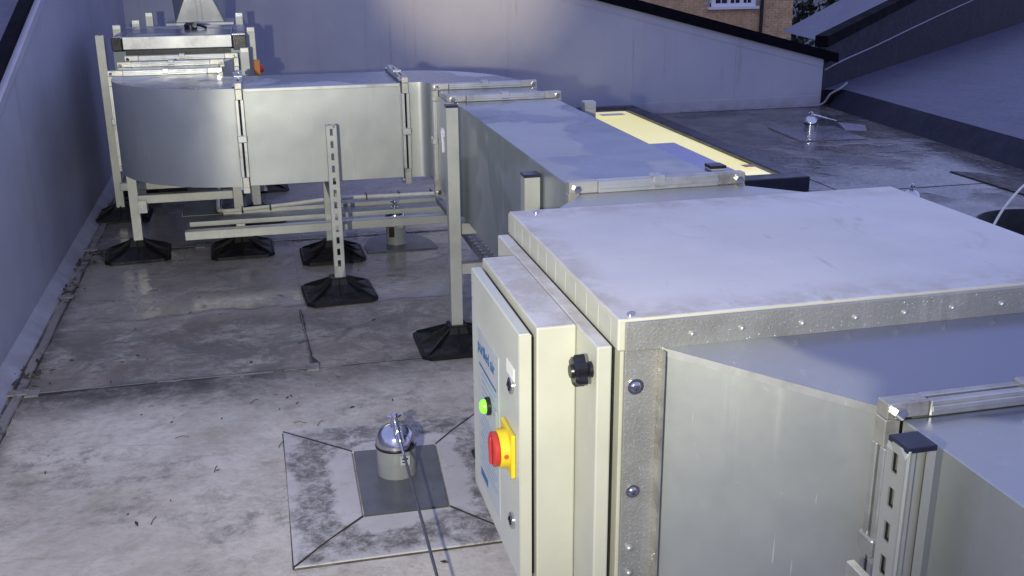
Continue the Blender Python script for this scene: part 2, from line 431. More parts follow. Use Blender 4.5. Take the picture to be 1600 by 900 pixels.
# lap strips along the wall and across the roof (rounded strap under membrane) with clips
def strap(name, label, p0, p1, w=.026, h=.006, clips=(), base=0.0):
    p0, p1 = Vector(p0), Vector(p1)
    t = thing(name, label, 'conductor strip', tuple(p0), 'conductor strips on the flat roof')
    d = (p1-p0).normalized(); s = Vector((-d.y, d.x, 0)); bm = B(); L = (p1-p0).length; n = max(2, int(L/.12)); prev = None
    for i in range(n+1):
        c = p0 + d*(L*i/n) + s*random.uniform(-.004, .004)
        ring = [bm.verts.new(c + s*a + Vector((0, 0, b))) for a, b in ((-w/2, base), (-w/2+.002, base+h), (w/2-.002, base+h), (w/2, base))]
        if prev:
            for q in range(3): bm.faces.new((prev[q], prev[q+1], ring[q+1], ring[q]))
        prev = ring
    bmesh.ops.recalc_face_normals(bm, faces=bm.faces)
    ob('strip', bm, M_seam, t)
    for sd_ in (-1, 1):
        bm = B(); prev = None; m_ = max(2, int(L/.04)); zz = .0052
        for i in range(m_+1):
            f = i/m_; ww = (.006 + .014*max(0, 1-f*5))*(.3+1.1*random.random()) if sd_ < 0 else .003*(.3+1.4*random.random())
            c = p0 + d*(L*f); a_ = c + s*sd_*(w/2-.001); b_ = a_ + s*sd_*ww
            ring = [bm.verts.new((a_.x, a_.y, zz)), bm.verts.new((b_.x, b_.y, zz-.0006))]
            if prev: bm.faces.new((prev[0], prev[1], ring[1], ring[0]))
            prev = ring
        ob('dirt_line', bm, M_silt, t)
    for c in clips:
        q = p0 + d*c; bm = B()
        box(bm, -.022, .022, -.032, .032, base+h, base+h+.007, bev=.002)
        bmesh.ops.rotate(bm, verts=bm.verts, matrix=Matrix.Rotation(math.atan2(d.y, d.x), 3, 'Z'))
        bmesh.ops.translate(bm, verts=bm.verts, vec=(q.x, q.y, 0))
        ob('clip', bm, M_seam, t)
    return t
strap('conductor_strip', 'grey strip running along the foot of the left wall with clips', (-.845, 2.2, .0035), (-.845, 8.5, .0035), .03, .008, (1.27, 2.3, 3.05, 3.9))
strap('conductor_strip', 'grey strip crossing the roof in front of the feet of the slotted post', (-.83, 3.47, .0035), (1.9, 3.45, .0035), .011, .0022, (.03, .945))
strap('conductor_strip', 'grey strip crossing the roof under the long straight duct', (-.83, 5.2, .004), (2.6, 5.2, .004), .012, .002, (.1, .5))
strap('conductor_strip', 'short grey strip running from the clip towards the slotted post feet', (.115, 3.49, .0035), (.10, 4.1, .0035), .006, .0015, ())

def wall_top_left(y): return max(.30, .885 + .29*(y-4.22)) if y < 7.9 else .885+.29*(7.9-4.22)
# left parapet wall
t = thing('parapet_wall', 'tall blue grey rendered wall rising along the left side of the roof', 'wall', (ROOF_L, 4, 0))
def side_prism(bm, x0, x1, pts):
    a = [bm.verts.new((x0, y, z)) for y, z in pts]; b = [bm.verts.new((x1, y, z)) for y, z in pts]
    n = len(pts); bm.faces.new(a); bm.faces.new(b[::-1])
    for i in range(n): bm.faces.new((a[i], a[(i+1) % n], b[(i+1) % n], b[i]))
    bmesh.ops.recalc_face_normals(bm, faces=bm.faces); return bm
ys = [-4, 2.203, 7.9, ROOF_B]
ob('wall_face', side_prism(B(), ROOF_L-.2, ROOF_L, [(-4, -.3)] + [(y, wall_top_left(y)-.04) for y in ys] + [(ROOF_B, -.3)]), M_wall, t)
ob('flashing', side_prism(B(), ROOF_L-.0185, ROOF_L+.008, [(y, wall_top_left(y)-.037) for y in ys] + [(y, wall_top_left(y)+.0) for y in ys[::-1]]), simple('pale_flashing', (.42, .42, .52), .35, .1, .05, 5, .05), t)
ob('coping', side_prism(B(), ROOF_L-.07, ROOF_L-.019, [(y, wall_top_left(y)-.035) for y in ys] + [(y, wall_top_left(y)+.028) for y in ys[::-1]]), M_coping, t)
ob('fillet', hexa(B(), [(ROOF_L-.001, -4, .0), (ROOF_L+.050, -4, .0), (ROOF_L+.049, -4, .006), (ROOF_L-.001, -4, .055)], [(ROOF_L-.001, 8.59, .0), (ROOF_L+.050, 8.59, .0), (ROOF_L+.049, 8.59, .006), (ROOF_L-.001, 8.59, .055)]), M_wall, t)
bm = B(); q = [bm.verts.new(p) for p in ((ROOF_L-.071, 2.2, .28), (ROOF_L-.071, 7.9, wall_top_left(7.9)-.01), (-9, 7.9, 1.80), (-9, 2.2, .10))]
bm.faces.new(q); ob('roof_slope', bm, M_slope, kind='structure')

# back parapet wall, top falling to the right
def wall_top_back(x): return .97 - .2565*(x-2.80)
t = thing('parapet_wall', 'long blue grey rendered wall across the back with black coping sloping down right', 'wall', (2, ROOF_B, 0))
def front_prism(bm, y0, y1, pts):
    a = [bm.verts.new((x, y0, z)) for x, z in pts]; b = [bm.verts.new((x, y1, z)) for x, z in pts]
    n = len(pts); bm.faces.new(a); bm.faces.new(b[::-1])
    for i in range(n): bm.faces.new((a[i], a[(i+1) % n], b[(i+1) % n], b[i]))
    bmesh.ops.recalc_face_normals(bm, faces=bm.faces); return bm
XE = 4.955
ob('wall_face', front_prism(B(), ROOF_B, ROOF_B+.2, [(ROOF_L-.2, -.3), (XE, -.3), (XE, wall_top_back(XE)), (ROOF_L-.2, wall_top_back(ROOF_L-.2))]), M_wall, t)
ob('coping', front_prism(B(), ROOF_B-.03, ROOF_B+.24, [(ROOF_L, wall_top_back(ROOF_L)+.002), (XE+.13, wall_top_back(XE+.13)+.002), (XE+.13, wall_top_back(XE+.13)+.085), (ROOF_L, wall_top_back(ROOF_L)+.105)]), M_coping, t)
for x in (1.2, 2.05, 3.15, 4.1):
    ob('render_joint', bx(x, x+.006, ROOF_B-.0025, ROOF_B+.001, .0, wall_top_back(x)-.06), M_wall, t)
ob('skirting_lap', bx(ROOF_L+.01, XE-.005, ROOF_B-.006, ROOF_B-.0002, .0, .10, bev=.002), M_wall, t)
ob('drip_strip', front_prism(B(), ROOF_B-.0045, ROOF_B-.0003, [(ROOF_L, wall_top_back(ROOF_L)-.07), (XE-.004, wall_top_back(XE)-.07), (XE-.004, wall_top_back(XE)-.063), (ROOF_L, wall_top_back(ROOF_L)-.063)]), M_wall, t)

# right: sloped kerb, low purple roof, dark rising wall behind it
kx = lambda y: 5.002 + (y-8.546)*.083
t = thing('roof_kerb', 'dark sloping membrane kerb along the right edge of the flat roof', 'kerb', (4.8, 6, 0))
bm = B()
a = [(kx(1), 1, 0), (kx(8.55), 8.55, 0)]; top = [(kx(1)+.16, 1, .15), (kx(8.55)+.14, 8.55, .15)]
vs = [bm.verts.new(p) for p in (a[0], a[1], top[1], top[0])]; bm.faces.new(vs)
v2 = [bm.verts.new(p) for p in (top[0], top[1], (top[1][0]+.03, 8.56, .147), (top[0][0]+.03, 1, .147))]; bm.faces.new(v2)
bmesh.ops.recalc_face_normals(bm, faces=bm.faces)
ob('kerb_face', bm, M_upstand, t)
bm = B(); vs = [bm.verts.new(p) for p in ((kx(1)+.17, 1, .152), (40, 1, .152), (40, 40.3, .16), (4.97, 8.60, .152), (5.14, 8.5, .152))]
bmesh.ops.recalc_face_normals(bm, faces=bm.faces); bm.faces.new(vs); ob('lower_roof', bm, M_slope, kind='structure')
A_, D_ = Vector((4.968, 8.61, 0)), Vector((.7467, .6652, 0)); N_ = Vector((-.6652, .7467, 0))
t = thing('rising_wall', 'dark navy wall with black coping running back behind the low purple roof', 'wall', (4.96, 8.60, .15))
def along(s, z, off=0): p = A_ + D_*s + N_*off; return (p.x, p.y, z)
zt = lambda s: .52 + .098*s
ob('wall_face', hexa(B(), [along(-.0, -.3), along(16, -.3), along(16, -.3, .08), along(-.0, -.3, .08)], [along(-.0, zt(-.0)), along(16, zt(16)), along(16, zt(16), .08), along(-.0, zt(-.0), .08)]), M_upstand, t)
ob('coping', hexa(B(), [along(-.0, zt(-.0)+.002, -.02), along(16, zt(16)+.002, -.02), along(16, zt(16)+.002, .1), along(-.0, zt(-.0)+.002, .1)], [along(-.0, zt(-.0)+.10, -.02), along(16, zt(16)+.10, -.02), along(16, zt(16)+.10, .1), along(-.0, zt(-.0)+.10, .1)]), M_coping, t)
bm = B(); pts = spline([along(s, .33+.062*s+random.uniform(-.006, .006), -.012) for s in (0, .5, 1.5, 2.6, 4, 6, 9, 14)], 4); tube(bm, pts, .008, 6)
tag(ob('wall_cable', bm, simple('lilac_cable', (.20, .20, .27), .5), origin=(5, 8.6, 0)), 'pale cable clipped along the middle of the dark rising wall', 'cable')
bm = B(); pts = spline([(3.6, 8.585, .008), (4.3, 8.58, .008), (4.75, 8.57, .01), (4.93, 8.53, .03), (4.99, 8.5, .12), (5.08, 8.49, .17), (5.22, 8.62, .20)], 6); tube(bm, pts, .010, 6)
tag(ob('corner_cable', bm, simple('grey_cable', (.22, .22, .28), .5), origin=(4.5, 8.6, 0)), 'grey cable running along the back wall foot and curling up over the kerb corner', 'cable')
bm = B(); vs = [bm.verts.new(p) for p in (along(.02, zt(0)+.06, .102), along(9, zt(9)+.06, .102), (11.7, 19.3, .5), (5.60, 10.64, .5))]
bm.faces.new(vs); ob('upper_roof', bm, M_slope, kind='structure')

# ------------------------------------------------------------------ brick house beyond
Y0 = 30.0
t = thing('brick_house', 'orange brick house wall beyond the back wall with white window and black downpipe', 'house', (12, Y0, -8))
ob('wall', bx(4, 16.1, Y0+.02, Y0+7, -8, 3.2), M_mortar, t)
bm = B()
for r in range(26):
    z = -1.35 + r*.075
    x = 9.9 + (.1125 if r % 2 else 0)
    while x < 16.09:
        if not (x > 13.15 and x < 14.85 and z > -.47) :
            box(bm, x, min(x+.215, 16.10), Y0-.002-random.random()*.006, Y0+.06, z, z+.065)
        x += .225
ob('brick', bm, M_brick, t, kind='stuff')
ob('upper_brickwork', bx(4, 9.88, Y0+.0, Y0+.05, -8, 3.2), M_brick, t)
wf = B(); 
x0, x1, z0, z1 = 13.38, 14.82, -.36, .95
for a in ((x0, x1, z0, z0+.09), (x0, x1, z1-.09, z1), (x0, x0+.14, z0, z1), (x1-.14, x1, z0, z1), (13.90, 14.0, z0, z1), (14.31, 14.42, z0, z1)):
    box(wf, a[0], a[1], Y0-.07 + (.004 if a[3]-a[2] > 1 else 0), Y0+.03, a[2], a[3])
win = ob('window', wf, M_winwhite, t)
for a, b in ((13.52, 13.90), (14.0, 14.31), (14.42, 14.68)):
    ob('pane', bx(a, b, Y0-.02, Y0+.0, z0+.09, z1-.09), M_glassdark, win)
    ob('glazing_bar', bx(a, b, Y0-.04, Y0-.022, -.02, .03), M_winwhite, win)
    m_ = (a+b)/2
    ob('glazing_bar', bx(m_-.012, m_+.012, Y0-.045, Y0-.023, z0+.09, z1-.09), M_winwhite, win)
ob('sill', bx(x0-.09, x1+.09, Y0-.15, Y0+.03, z0-.08, z0-.003), M_winwhite, win)
bm = B(); tube(bm, [(15.03, Y0-.08, -8), (15.03, Y0-.08, 3)], .055, 8); ob('downpipe', bm, M_pipe, t)
ob('roof', hexa(B(), [(3.7, Y0-.3, 3.2), (16.4, Y0-.3, 3.2), (16.4, Y0+7.3, 3.2), (3.7, Y0+7.3, 3.2)], [(5, Y0+3, 5.4), (15, Y0+3, 5.4), (15, Y0+4, 5.4), (5, Y0+4, 5.4)]), M_coping, t)
# dark trees
def tree(x, y, r, h, label):
    t = thing('evergreen_tree', label, 'tree', (x, y, -8), 'dark evergreens behind the brick house')
    bm = B(); lathe(bm, [(.28, 0), (.2, h*.4), (.08, h*.9)], (x, y, -8), n=8)
    for i in range(9):
        a = random.random()*6.28; z = -8 + h*random.uniform(.35, .8)
        tube(bm, [(x, y, z), (x+math.cos(a)*r*.7, y+math.sin(a)*r*.7, z+.6)], .05, 5)
    ob('trunk', bm, M_bark, t)
    bm = B()
    for i in range(3200):
        a = random.random()*6.283; u = random.random(); z = -8 + h*(.22 + .8*u)
        rr = r*(1-u*.72)*(.45+.6*random.random())*(1+.25*math.sin(a*3+u*9))
        c = Vector((x+math.cos(a)*rr, y+math.sin(a)*rr, z))
        d1 = Vector((random.gauss(0, 1), random.gauss(0, 1), random.gauss(0, 1))).normalized()*.16
        d2 = d1.cross(Vector((random.gauss(0, 1), random.gauss(0, 1), random.gauss(0, 1)))).normalized()*.09
        bm.faces.new([bm.verts.new(c+v) for v in (d1, d2, -d1, -d2)])
    ob('crown', bm, M_leaf, t, kind='stuff')
tree(19.4, 33.5, 2.8, 11.5, 'dark evergreen tree beside the right corner of the brick house')
tree(22.6, 32.0, 2.7, 11, 'dark evergreen tree furthest to the right behind the purple roof')

# ------------------------------------------------------------------ duct run
def flange(par, axis, pos, a0, a1, z0, z1, w=.024, th=.013, gap=.007):
    """bolted joint: two angle frames back to back, corner plates, bolts, clamps. axis = duct direction"""
    def bb(bm, u0, u1, v0, v1, q0, q1, bev=.0015):
        if axis == 'y': box(bm, u0, u1, v0, v1, q0, q1, bev=bev)
        else: box(bm, v0, v1, u0, u1, q0, q1, bev=bev)
    c = .042
    sides = [(a0+c, a1-c, z1+.0005, z1+w), (a0+c, a1-c, z0-w, z0-.0005), (a0-w, a0-.0005, z0+c, z1-c), (a1+.0005, a1+w, z0+c, z1-c)]
    for u0, u1, q0, q1 in sides:
        bm = B()
        bb(bm, u0, u1, pos-th-gap/2, pos-gap/2, q0, q1); bb(bm, u0, u1, pos+gap/2, pos+gap/2+th, q0, q1)
        # rolled bead of the profile
        if q1-q0 < w+.01: bb(bm, u0, u1, pos-th-gap/2-.004, pos-th-gap/2-.0002, q0+w*.35, q0+w*.7, .001)
        else: bb(bm, u0+w*.3, u0+w*.65, pos-th-gap/2-.004, pos-th-gap/2-.0002, q0, q1, .001)
        ob('flange_bar', bm, M_flange, par)
    for su in (0, 1):
        for sz in (0, 1):
            bm = B()
            ua, ub = (a0-w, a0+c) if su == 0 else (a1-c, a1+w)
            za, zb = (z0-w-.001, z0-.001) if sz == 0 else (z1+.001, z1+w+.001)
            bb(bm, ua, ub-.0008, pos-th*1.05, pos+th*1.05, za, zb)
            ua2, ub2 = (a0-w-.001, a0-.001) if su == 0 else (a1+.001, a1+w+.001)
            if sz == 0: bb(bm, ua2, ub2, pos-th*1.0, pos+th*1.0, z0-.0005, z0+c)
            else: bb(bm, ua2, ub2, pos-th*1.0, pos+th*1.0, z1-c, z1+.0005)
            cp = ob('corner_plate', bm, M_corner, par)
            uc = a0-w*.35 if su == 0 else a1+w*.35; zc = z0-w*.4 if sz == 0 else z1+w*.45
            bm = B()
            if axis == 'y': lathe(bm, [(.009, -.009), (.009, 0), (.005, .0), (.005, .005)][::-1], (uc, pos-th*1.05, zc), 'y', 6); 
            else: lathe(bm, [(.009, -.009), (.009, .0)], (pos-th*1.05, uc, zc), 'x', 6)
            ob('bolt', bm, M_chrome, cp)
    m = (a0+a1)/2; zm = (z0+z1)/2
    for kind in range(4):
        bm = B()
        if kind == 0: bb(bm, m-.015, m+.015, pos-th-.006, pos+th+.006, z1+w*.2, z1+w+.006, .003)
        elif kind == 1: bb(bm, m-.015, m+.015, pos-th-.006, pos+th+.006, z0-w-.006, z0-w*.2, .003)
        elif kind == 2: bb(bm, a0-w-.006, a0-w*.2, pos-th-.006, pos+th+.006, zm-.015, zm+.015, .003)
        else: bb(bm, a1+w*.2, a1+w+.006, pos-th-.006, pos+th+.006, zm-.015, zm+.015, .003)
        ob('clamp', bm, M_flange, par)

ZT, ZB = .865, .465
DG = 'galvanised ventilation duct pieces'
# straight duct across the roof
t = thing('straight_duct', 'long straight galvanised duct crossing the roof left to right behind the slotted post', 'duct', (.26, 4.6, ZB), DG)
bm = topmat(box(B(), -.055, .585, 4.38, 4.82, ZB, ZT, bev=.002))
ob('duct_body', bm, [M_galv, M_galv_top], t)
ob('seam_fold', bx(-.05, .58, 4.374, 4.3795, ZT-.014, ZT-.001, bev=.001), M_flange, t)
flange(t, 'x', -.07, 4.38, 4.82, ZB, ZT)
# left bend
def arc(cx, cy, rx, ry, a0, a1, n=24): return [(cx+rx*math.cos(rad(a0+(a1-a0)*i/n)), cy+ry*math.sin(rad(a0+(a1-a0)*i/n))) for i in range(n+1)]
t = thing('duct_bend', 'big rounded galvanised bend at the left end of the long straight duct', 'duct', (-.3, 4.7, ZB), DG)
out = arc(-.085, 4.92, .525, .54, 270, 180) + [(-.61, 4.975), (-.165, 4.975)] + arc(-.085, 4.92, .08, .10, 180, 270, 8)
ob('duct_body', prism(B(), out, ZB, ZT, 1), [M_galv, M_galv_top], t, smooth=30)
flange(t, 'y', 4.99, -.61, -.165, ZB, ZT)
t = thing('duct_section', 'short galvanised duct piece between the left bend and the far fan box', 'duct', (-.39, 5.2, ZB), DG)
ob('duct_body', topmat(bx(-.61, -.165, 5.005, 5.355, ZB, ZT, bev=.002)), [M_galv, M_galv_top], t)
flange(t, 'y', 5.37, -.61, -.165, ZB, ZT)
t = thing('duct_transition', 'widening galvanised duct piece joining the far fan box', 'duct', (-.39, 5.5, ZB), DG)
ob('duct_body', topmat(hexa(B(), [(-.61, 5.385, ZB), (-.165, 5.385, ZB), (-.165, 5.385, ZT), (-.61, 5.385, ZT)], [(-.60, 5.60, ZB-.02), (-.10, 5.60, ZB-.02), (-.10, 5.60, ZT+.005), (-.60, 5.60, ZT+.005)])), [M_galv, M_galv_top], t)
flange(t, 'y', 5.615, -.60, -.10, ZB-.02, ZT+.005)
ob('neck', bx(-.60, -.10, 5.63, 5.752, ZB-.02, ZT+.005), M_galv, t)
# right bend
t = thing('duct_bend', 'galvanised bend turning the duct run towards the viewer at the tall front post', 'duct', (.9, 4.4, ZB), DG)
out = [(.615, 4.38), (.655, 4.38)] + arc(.655, 4.34, .04, .04, 90, 0, 5)[1:] + [(.695, 4.125), (1.072, 4.125)] + arc(.64, 4.22, .445, .60, 0, 90) + [(.615, 4.82)]
ob('duct_body', prism(B(), out, ZB, ZT, 1), [M_galv, M_galv_top], t, smooth=30)
flange(t, 'x', .60, 4.38, 4.82, ZB, ZT)
t = thing('duct_section', 'short galvanised duct piece between the two flanges above the tall front post', 'duct', (.91, 3.9, ZB), DG)
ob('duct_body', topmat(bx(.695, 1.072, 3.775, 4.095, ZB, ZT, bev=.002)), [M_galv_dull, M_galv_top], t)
flange(t, 'y', 4.11, .695, 1.072, ZB, ZT)
ob('sealant_run', tube(B(), spline([(.672, 3.86, .72), (.671, 3.875, .745), (.671, 3.90, .74), (.671, 3.885, .70), (.671, 3.88, .66)]), .006, 6), M_white, t)
ob('sheet_joint', bx(.688, .6945, 3.80, 4.07, ZB+.01, ZT-.02), M_galv, t)
# long duct toward fan unit
t = thing('straight_duct', 'galvanised duct with wet blue top running from the white fan unit to the far bend', 'duct', (.91, 3, ZB), DG)
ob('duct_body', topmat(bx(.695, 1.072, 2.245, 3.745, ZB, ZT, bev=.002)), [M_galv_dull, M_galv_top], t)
flange(t, 'y', 3.76, .695, 1.072, ZB, ZT)
t = thing('duct_transition', 'flared galvanised duct piece behind the white fan unit', 'duct', (.91, 2.1, ZB), DG)
ob('duct_body', topmat(hexa(B(), [(.695, 2.215, ZB), (1.072, 2.215, ZB), (1.072, 2.215, ZT), (.695, 2.215, ZT)], [(.56, 2.06, ZB-.03), (1.31, 2.06, ZB-.03), (1.31, 2.06, ZT-.012), (.56, 2.06, ZT-.012)])), [M_galv_dull, M_galv_top], t)
flange(t, 'y', 2.23, .695, 1.072, ZB, ZT, w=.027)

# ------------------------------------------------------------------ near fan unit
FX0, FX1, FY0, FY1, FZ0, FZ1 = .487, 1.372, 1.362, 2.045, .30, .88
t = thing('fan_unit', 'large near square fan unit with pale flat lid and riveted galvanised front frame', 'fan unit', ((FX0+FX1)/2, (FY0+FY1)/2, 0))
FU = t
ob('casing', bx(FX0+.006, FX1-.006, FY0+.004, FY1-.004, FZ0, FZ1-.052), M_cream, t)
ob('lid', topmat(bx(FX0, FX1, FY0-.001, FY1, FZ1-.05, FZ1, bev=.003, seg=2), 1, .5), [M_cream, M_lid], t)
fz = FY0-.006
ob('front_frame', bx(FX0+.010, FX0+.066, fz-.002, fz+.007, FZ0, FZ1-.049, bev=.001), M_galv_drop, t)
ob('front_frame', bx(FX0+.010, FX1-.010, fz-.0035, fz+.004, FZ1-.0485, FZ1-.004, bev=.001), M_galv_drop, t)
ob('front_frame', bx(FX1-.066, FX1-.010, fz-.002, fz+.007, FZ0, FZ1-.049, bev=.001), M_galv_drop, t)
riv = None
def rivet(x, z, r, big=False):
    global riv
    bm = B(); lathe(bm, [(r*1.5, 0), (r*1.5, -.0012), (r, -.0014), (r*.92, -.003), (r*.6, -.0045), (.0005, -.005)], (x, fz-.0032, z), 'y', 12)
    o = ob('rivet', bm, M_chrome if big else M_flange, FU, smooth=40)
for x in (.60, .68, .78, .87, .955, 1.04, 1.13, 1.22, 1.31): rivet(x, .851+random.uniform(-.002, .002), .0036)
for z, r in ((.775, .0085), (.60, .0075), (.50, .005), (.455, .005), (.38, .007)): rivet(FX0+.028+random.uniform(-.004, .004), z, r, r > .006)
bm = B()
for i in range(900):
    if random.random() < .55: x, z = FX0+random.uniform(.012, .064), random.uniform(.42, .83)
    else: x, z = random.uniform(FX0+.02, FX1-.02), random.uniform(.834, .874)
    r = random.uniform(.0005, .0015); yy = fz-.0036 if z > .832 else fz-.0021
    c = Vector((x, yy, z)); k = [bm.verts.new(c+Vector((math.cos(a)*r, 0, math.sin(a)*r))) for a in [i2*1.2566 for i2 in range(5)]]
    tpv = bm.verts.new(c+Vector((0, -r*.6, 0)))
    for j in range(5): bm.faces.new((k[j], tpv, k[(j+1) % 5]))
ob('water_drop', bm, simple('water_droplet', (.55, .56, .58), .12, .7, .05, 5, 0), t, kind='stuff')
bm = B(); lathe(bm, [(.006, 0), (.006, .003), (.003, .005)], (FX0+.024, FY0+.014, FZ1), n=10); ob('lid_screw', bm, M_chrome, t, smooth=40)
bm = B(); lathe(bm, [(.006, 0), (.006, .003), (.003, .005)], (FX0+.05, FY1-.03, FZ1), n=10); ob('lid_screw', bm, M_chrome, t, smooth=40)
# quilted side edge: fluted strip under lid lip on the left face
for i in range(11):
    y = FY0+.03+i*.06
    ob('side_flute', bx(FX0-.0004, FX0+.004, y, y+.0592, FZ1-.046, FZ1-.006, bev=.0012), M_cream, t)
# feet and base rails
for y in (FY0+.08, FY1-.10):
    ob('base_rail', bx(FX0-.0, FX1, y, y+.041, FZ0-.045, FZ0-.001), M_strut, t)
    for x in (FX0+.06, FX1-.08):
        ob('leg', bx(x, x+.041, y+.0005, y+.0405, .05, FZ0-.046), M_strut, t)
# side access panel with black knob
pn = thing('access_panel', 'cream side access panel with a black star knob on the left of the fan unit', 'panel', (.47, 1.7, .33))
ob('panel_slab', topmat(bx(.457, .4805, 1.366, 2.02, .33, .838, bev=.0025, seg=2)), [M_cream, M_lid], pn)
bm = B(); prof = []
n = 48
ring0 = []; ring1 = []; ring2 = []
for i in range(n):
    a = 2*math.pi*i/n; r = .026*(1-.22*(1+math.cos(a*6))/2)
    ring0.append(bm.verts.new((-.012, r*math.cos(a), r*math.sin(a)))); ring1.append(bm.verts.new((-.026, r*math.cos(a), r*math.sin(a)))); ring2.append(bm.verts.new((-.030, r*.8*math.cos(a), r*.8*math.sin(a))))
for R0, R1 in ((ring0, ring1), (ring1, ring2)):
    for i in range(n): bm.faces.new((R0[i], R0[(i+1) % n], R1[(i+1) % n], R1[i]))
bm.faces.new(ring0); bm.faces.new(ring2)
bmesh.ops.recalc_face_normals(bm, faces=bm.faces)
lathe(bm, [(.013, 0), (.011, -.013)], (0, 0, 0), 'x', 14)
lathe(bm, [(.012, -.0295), (.010, -.034)], (0, 0, 0), 'x', 14)
bmesh.ops.translate(bm, verts=bm.verts, vec=(.457, 1.392, .793))
ob('knob', bm, M_black, pn, smooth=35)

# control cabinet
cc = thing('control_cabinet', 'pale control cabinet with red and yellow switch on its door beside the fan unit', 'electrical cabinet', (.41, 1.66, .37))
ob('cabinet_body', topmat(bx(.392, .4565, 1.468, 1.868, .365, .838, bev=.003, seg=2)), [M_cream, M_lid], cc)
dr = ob('door', bx(.365, .3845, 1.474, 1.845, .378, .8275, bev=.0025, seg=2), [M_door], cc)
ob('door_gasket', bx(.3846, .3919, 1.484, 1.835, .39, .818), M_black, cc)
bm = B(); box(bm, .3655, .3846, 1.4725, 1.4738, .380, .8260); ob('door_edge', bm, M_cream, dr)
XD = .365
ob('legend_plate', bx(XD-.0012, XD-.0002, 1.617, 1.79, .42, .732), M_plate, dr)
def text(s, size, y_left, z, x, mat, par, name='lettering', ext=.0003, bold=False):
    cu = bpy.data.curves.new('txt', 'FONT'); cu.body = s; cu.size = size; cu.extrude = ext; cu.align_x = 'LEFT'; cu.resolution_u = 3
    if bold: cu.offset = size*.022
    o = bpy.data.objects.new('txt', cu); COL.objects.link(o); bpy.context.view_layer.update()
    me = bpy.data.meshes.new_from_object(o); COL.objects.unlink(o); bpy.data.objects.remove(o)
    bm = B(); bm.from_mesh(me)
    # text plane -> faces -X, reading along -Y
    for v in bm.verts: v.co = Vector((x - v.co.z, y_left - v.co.x, z + v.co.y))
    return ob(name, bm, mat, par)
text('purified air', .0315, 1.786, .688, XD-.0016, M_blue, dr, bold=True)
ob('print_line', bx(XD-.0016, XD-.0013, 1.635, 1.775, .660, .665), M_blue, dr)
for i in range(4):
    ob('print_line', bx(XD-.0016, XD-.0013, 1.64+.006*(i % 2), 1.755, .648-.013*i, .651-.013*i), M_bluepale, dr)
for i in range(14):
    ob('print_line', bx(XD-.0016, XD-.0013, 1.628+.012*((i*7) % 3), 1.775-.01*((i*5) % 3), .568-.0085*i, .5705-.0085*i), M_bluepale, dr)
ob('print_block', bx(XD-.0016, XD-.0013, 1.715, 1.775, .432, .448), M_blue, dr)
ob('white_sticker', bx(XD-.0012, XD-.0002, 1.505, 1.556, .735, .757), M_white, dr)
# switch
sw = ob('switch_plate', bx(XD-.008, XD-.0004, 1.496, 1.574, .566, .644, bev=.002), M_yellow, cc)
bm = B(); lathe(bm, [(.033, 0), (.033, -.013), (.031, -.015)], (XD-.008, 1.535, .605), 'x', 32); ob('switch_ring', bm, M_yellow, sw, smooth=35)
for a in (0, 2.1, 4.2):
    bm = B(); lathe(bm, [(.0042, 0), (.0042, -.001)], (0, 0, 0), 'y', 10)
    bmesh.ops.translate(bm, verts=bm.verts, vec=(0, -.0328, 0)); bmesh.ops.rotate(bm, verts=bm.verts, matrix=Matrix.Rotation(a, 3, 'X'))
    bmesh.ops.translate(bm, verts=bm.verts, vec=(XD-.015, 1.535, .605)); ob('padlock_hole', bm, simple('hole_red', (.45, .08, .02), .5), sw)
bm = B(); lathe(bm, [(.028, 0), (.0295, -.002), (.0295, -.008), (.027, -.010)], (XD-.0232, 1.535, .605), 'x', 32)
hd = ob('switch_handle', bm, M_red, sw, smooth=35)
ob('grip', bx(XD-.037, XD-.0334, 1.528, 1.542, .580, .630, bev=.003, seg=2), M_red, sw)
def lock(z):
    bm = B(); lathe(bm, [(.0145, 0), (.0145, -.004), (.012, -.0055), (.010, -.0055), (.0095, -.002), (.0, -.002)][:-1], (XD-.0002, 1.522, z), 'x', 24)
    l_ = ob('door_lock', bm, M_chrome, cc, smooth=35)
    ob('key_slot', bx(XD-.0075, XD-.0018, 1.514, 1.530, z-.002, z+.002), M_black, l_)
lock(.722); lock(.474)
bm = B(); lathe(bm, [(.017, 0), (.017, -.006), (.014, -.008)], (XD-.0013, 1.69, .612), 'x', 24); bz = ob('lamp_bezel', bm, M_black, cc, smooth=35)
bm = B(); lathe(bm, [(.013, -.008), (.013, -.014), (.009, -.018), (.002, -.0195)], (XD-.0013, 1.69, .612), 'x', 24); ob('green_lamp', bm, M_green, bz, smooth=50)
ob('green_sticker', bx(XD-.0016, XD-.0013, 1.628, 1.642, .592, .625), M_greenp, dr)
for z in (.80, .77, .60, .44):
    bm = B(); lathe(bm, [(.003, 0), (.002, -.0015)], (XD-.0002, 1.835, z), 'x', 8); ob('door_rivet', bm, M_chrome, dr)

# ------------------------------------------------------------------ near duct, foreground right
NT, NB_ = .772, .37
t = thing('duct_transition', 'flared galvanised duct mouth on the front of the near fan unit', 'duct', (1.0, 1.26, NB_), DG)
bm = hexa(B(), [(.834, 1.19, NB_), (1.26, 1.19, NB_), (1.26, 1.19, NT), (.834, 1.19, NT)], [(.553, 1.353, NB_-.06), (1.305, 1.353, NB_-.06), (1.305, 1.353, .832), (.553, 1.353, .832)])
ob('duct_body', topmat(bm, 1, .6), [M_galv, M_galv_top], t)
ob('spigot_lip', bx(.548, .5525, 1.335, 1.3535, NB_-.06, .833), M_corner, t)
ob('seam_fold', hexa(B(), [(.8325, 1.189, NT-.010), (.834, 1.186, NT-.010), (.834, 1.186, NT+.0025), (.8325, 1.189, NT+.0025)], [(.551, 1.353, .822), (.553, 1.350, .822), (.553, 1.350, .8345), (.551, 1.353, .8345)]), M_flange, t)
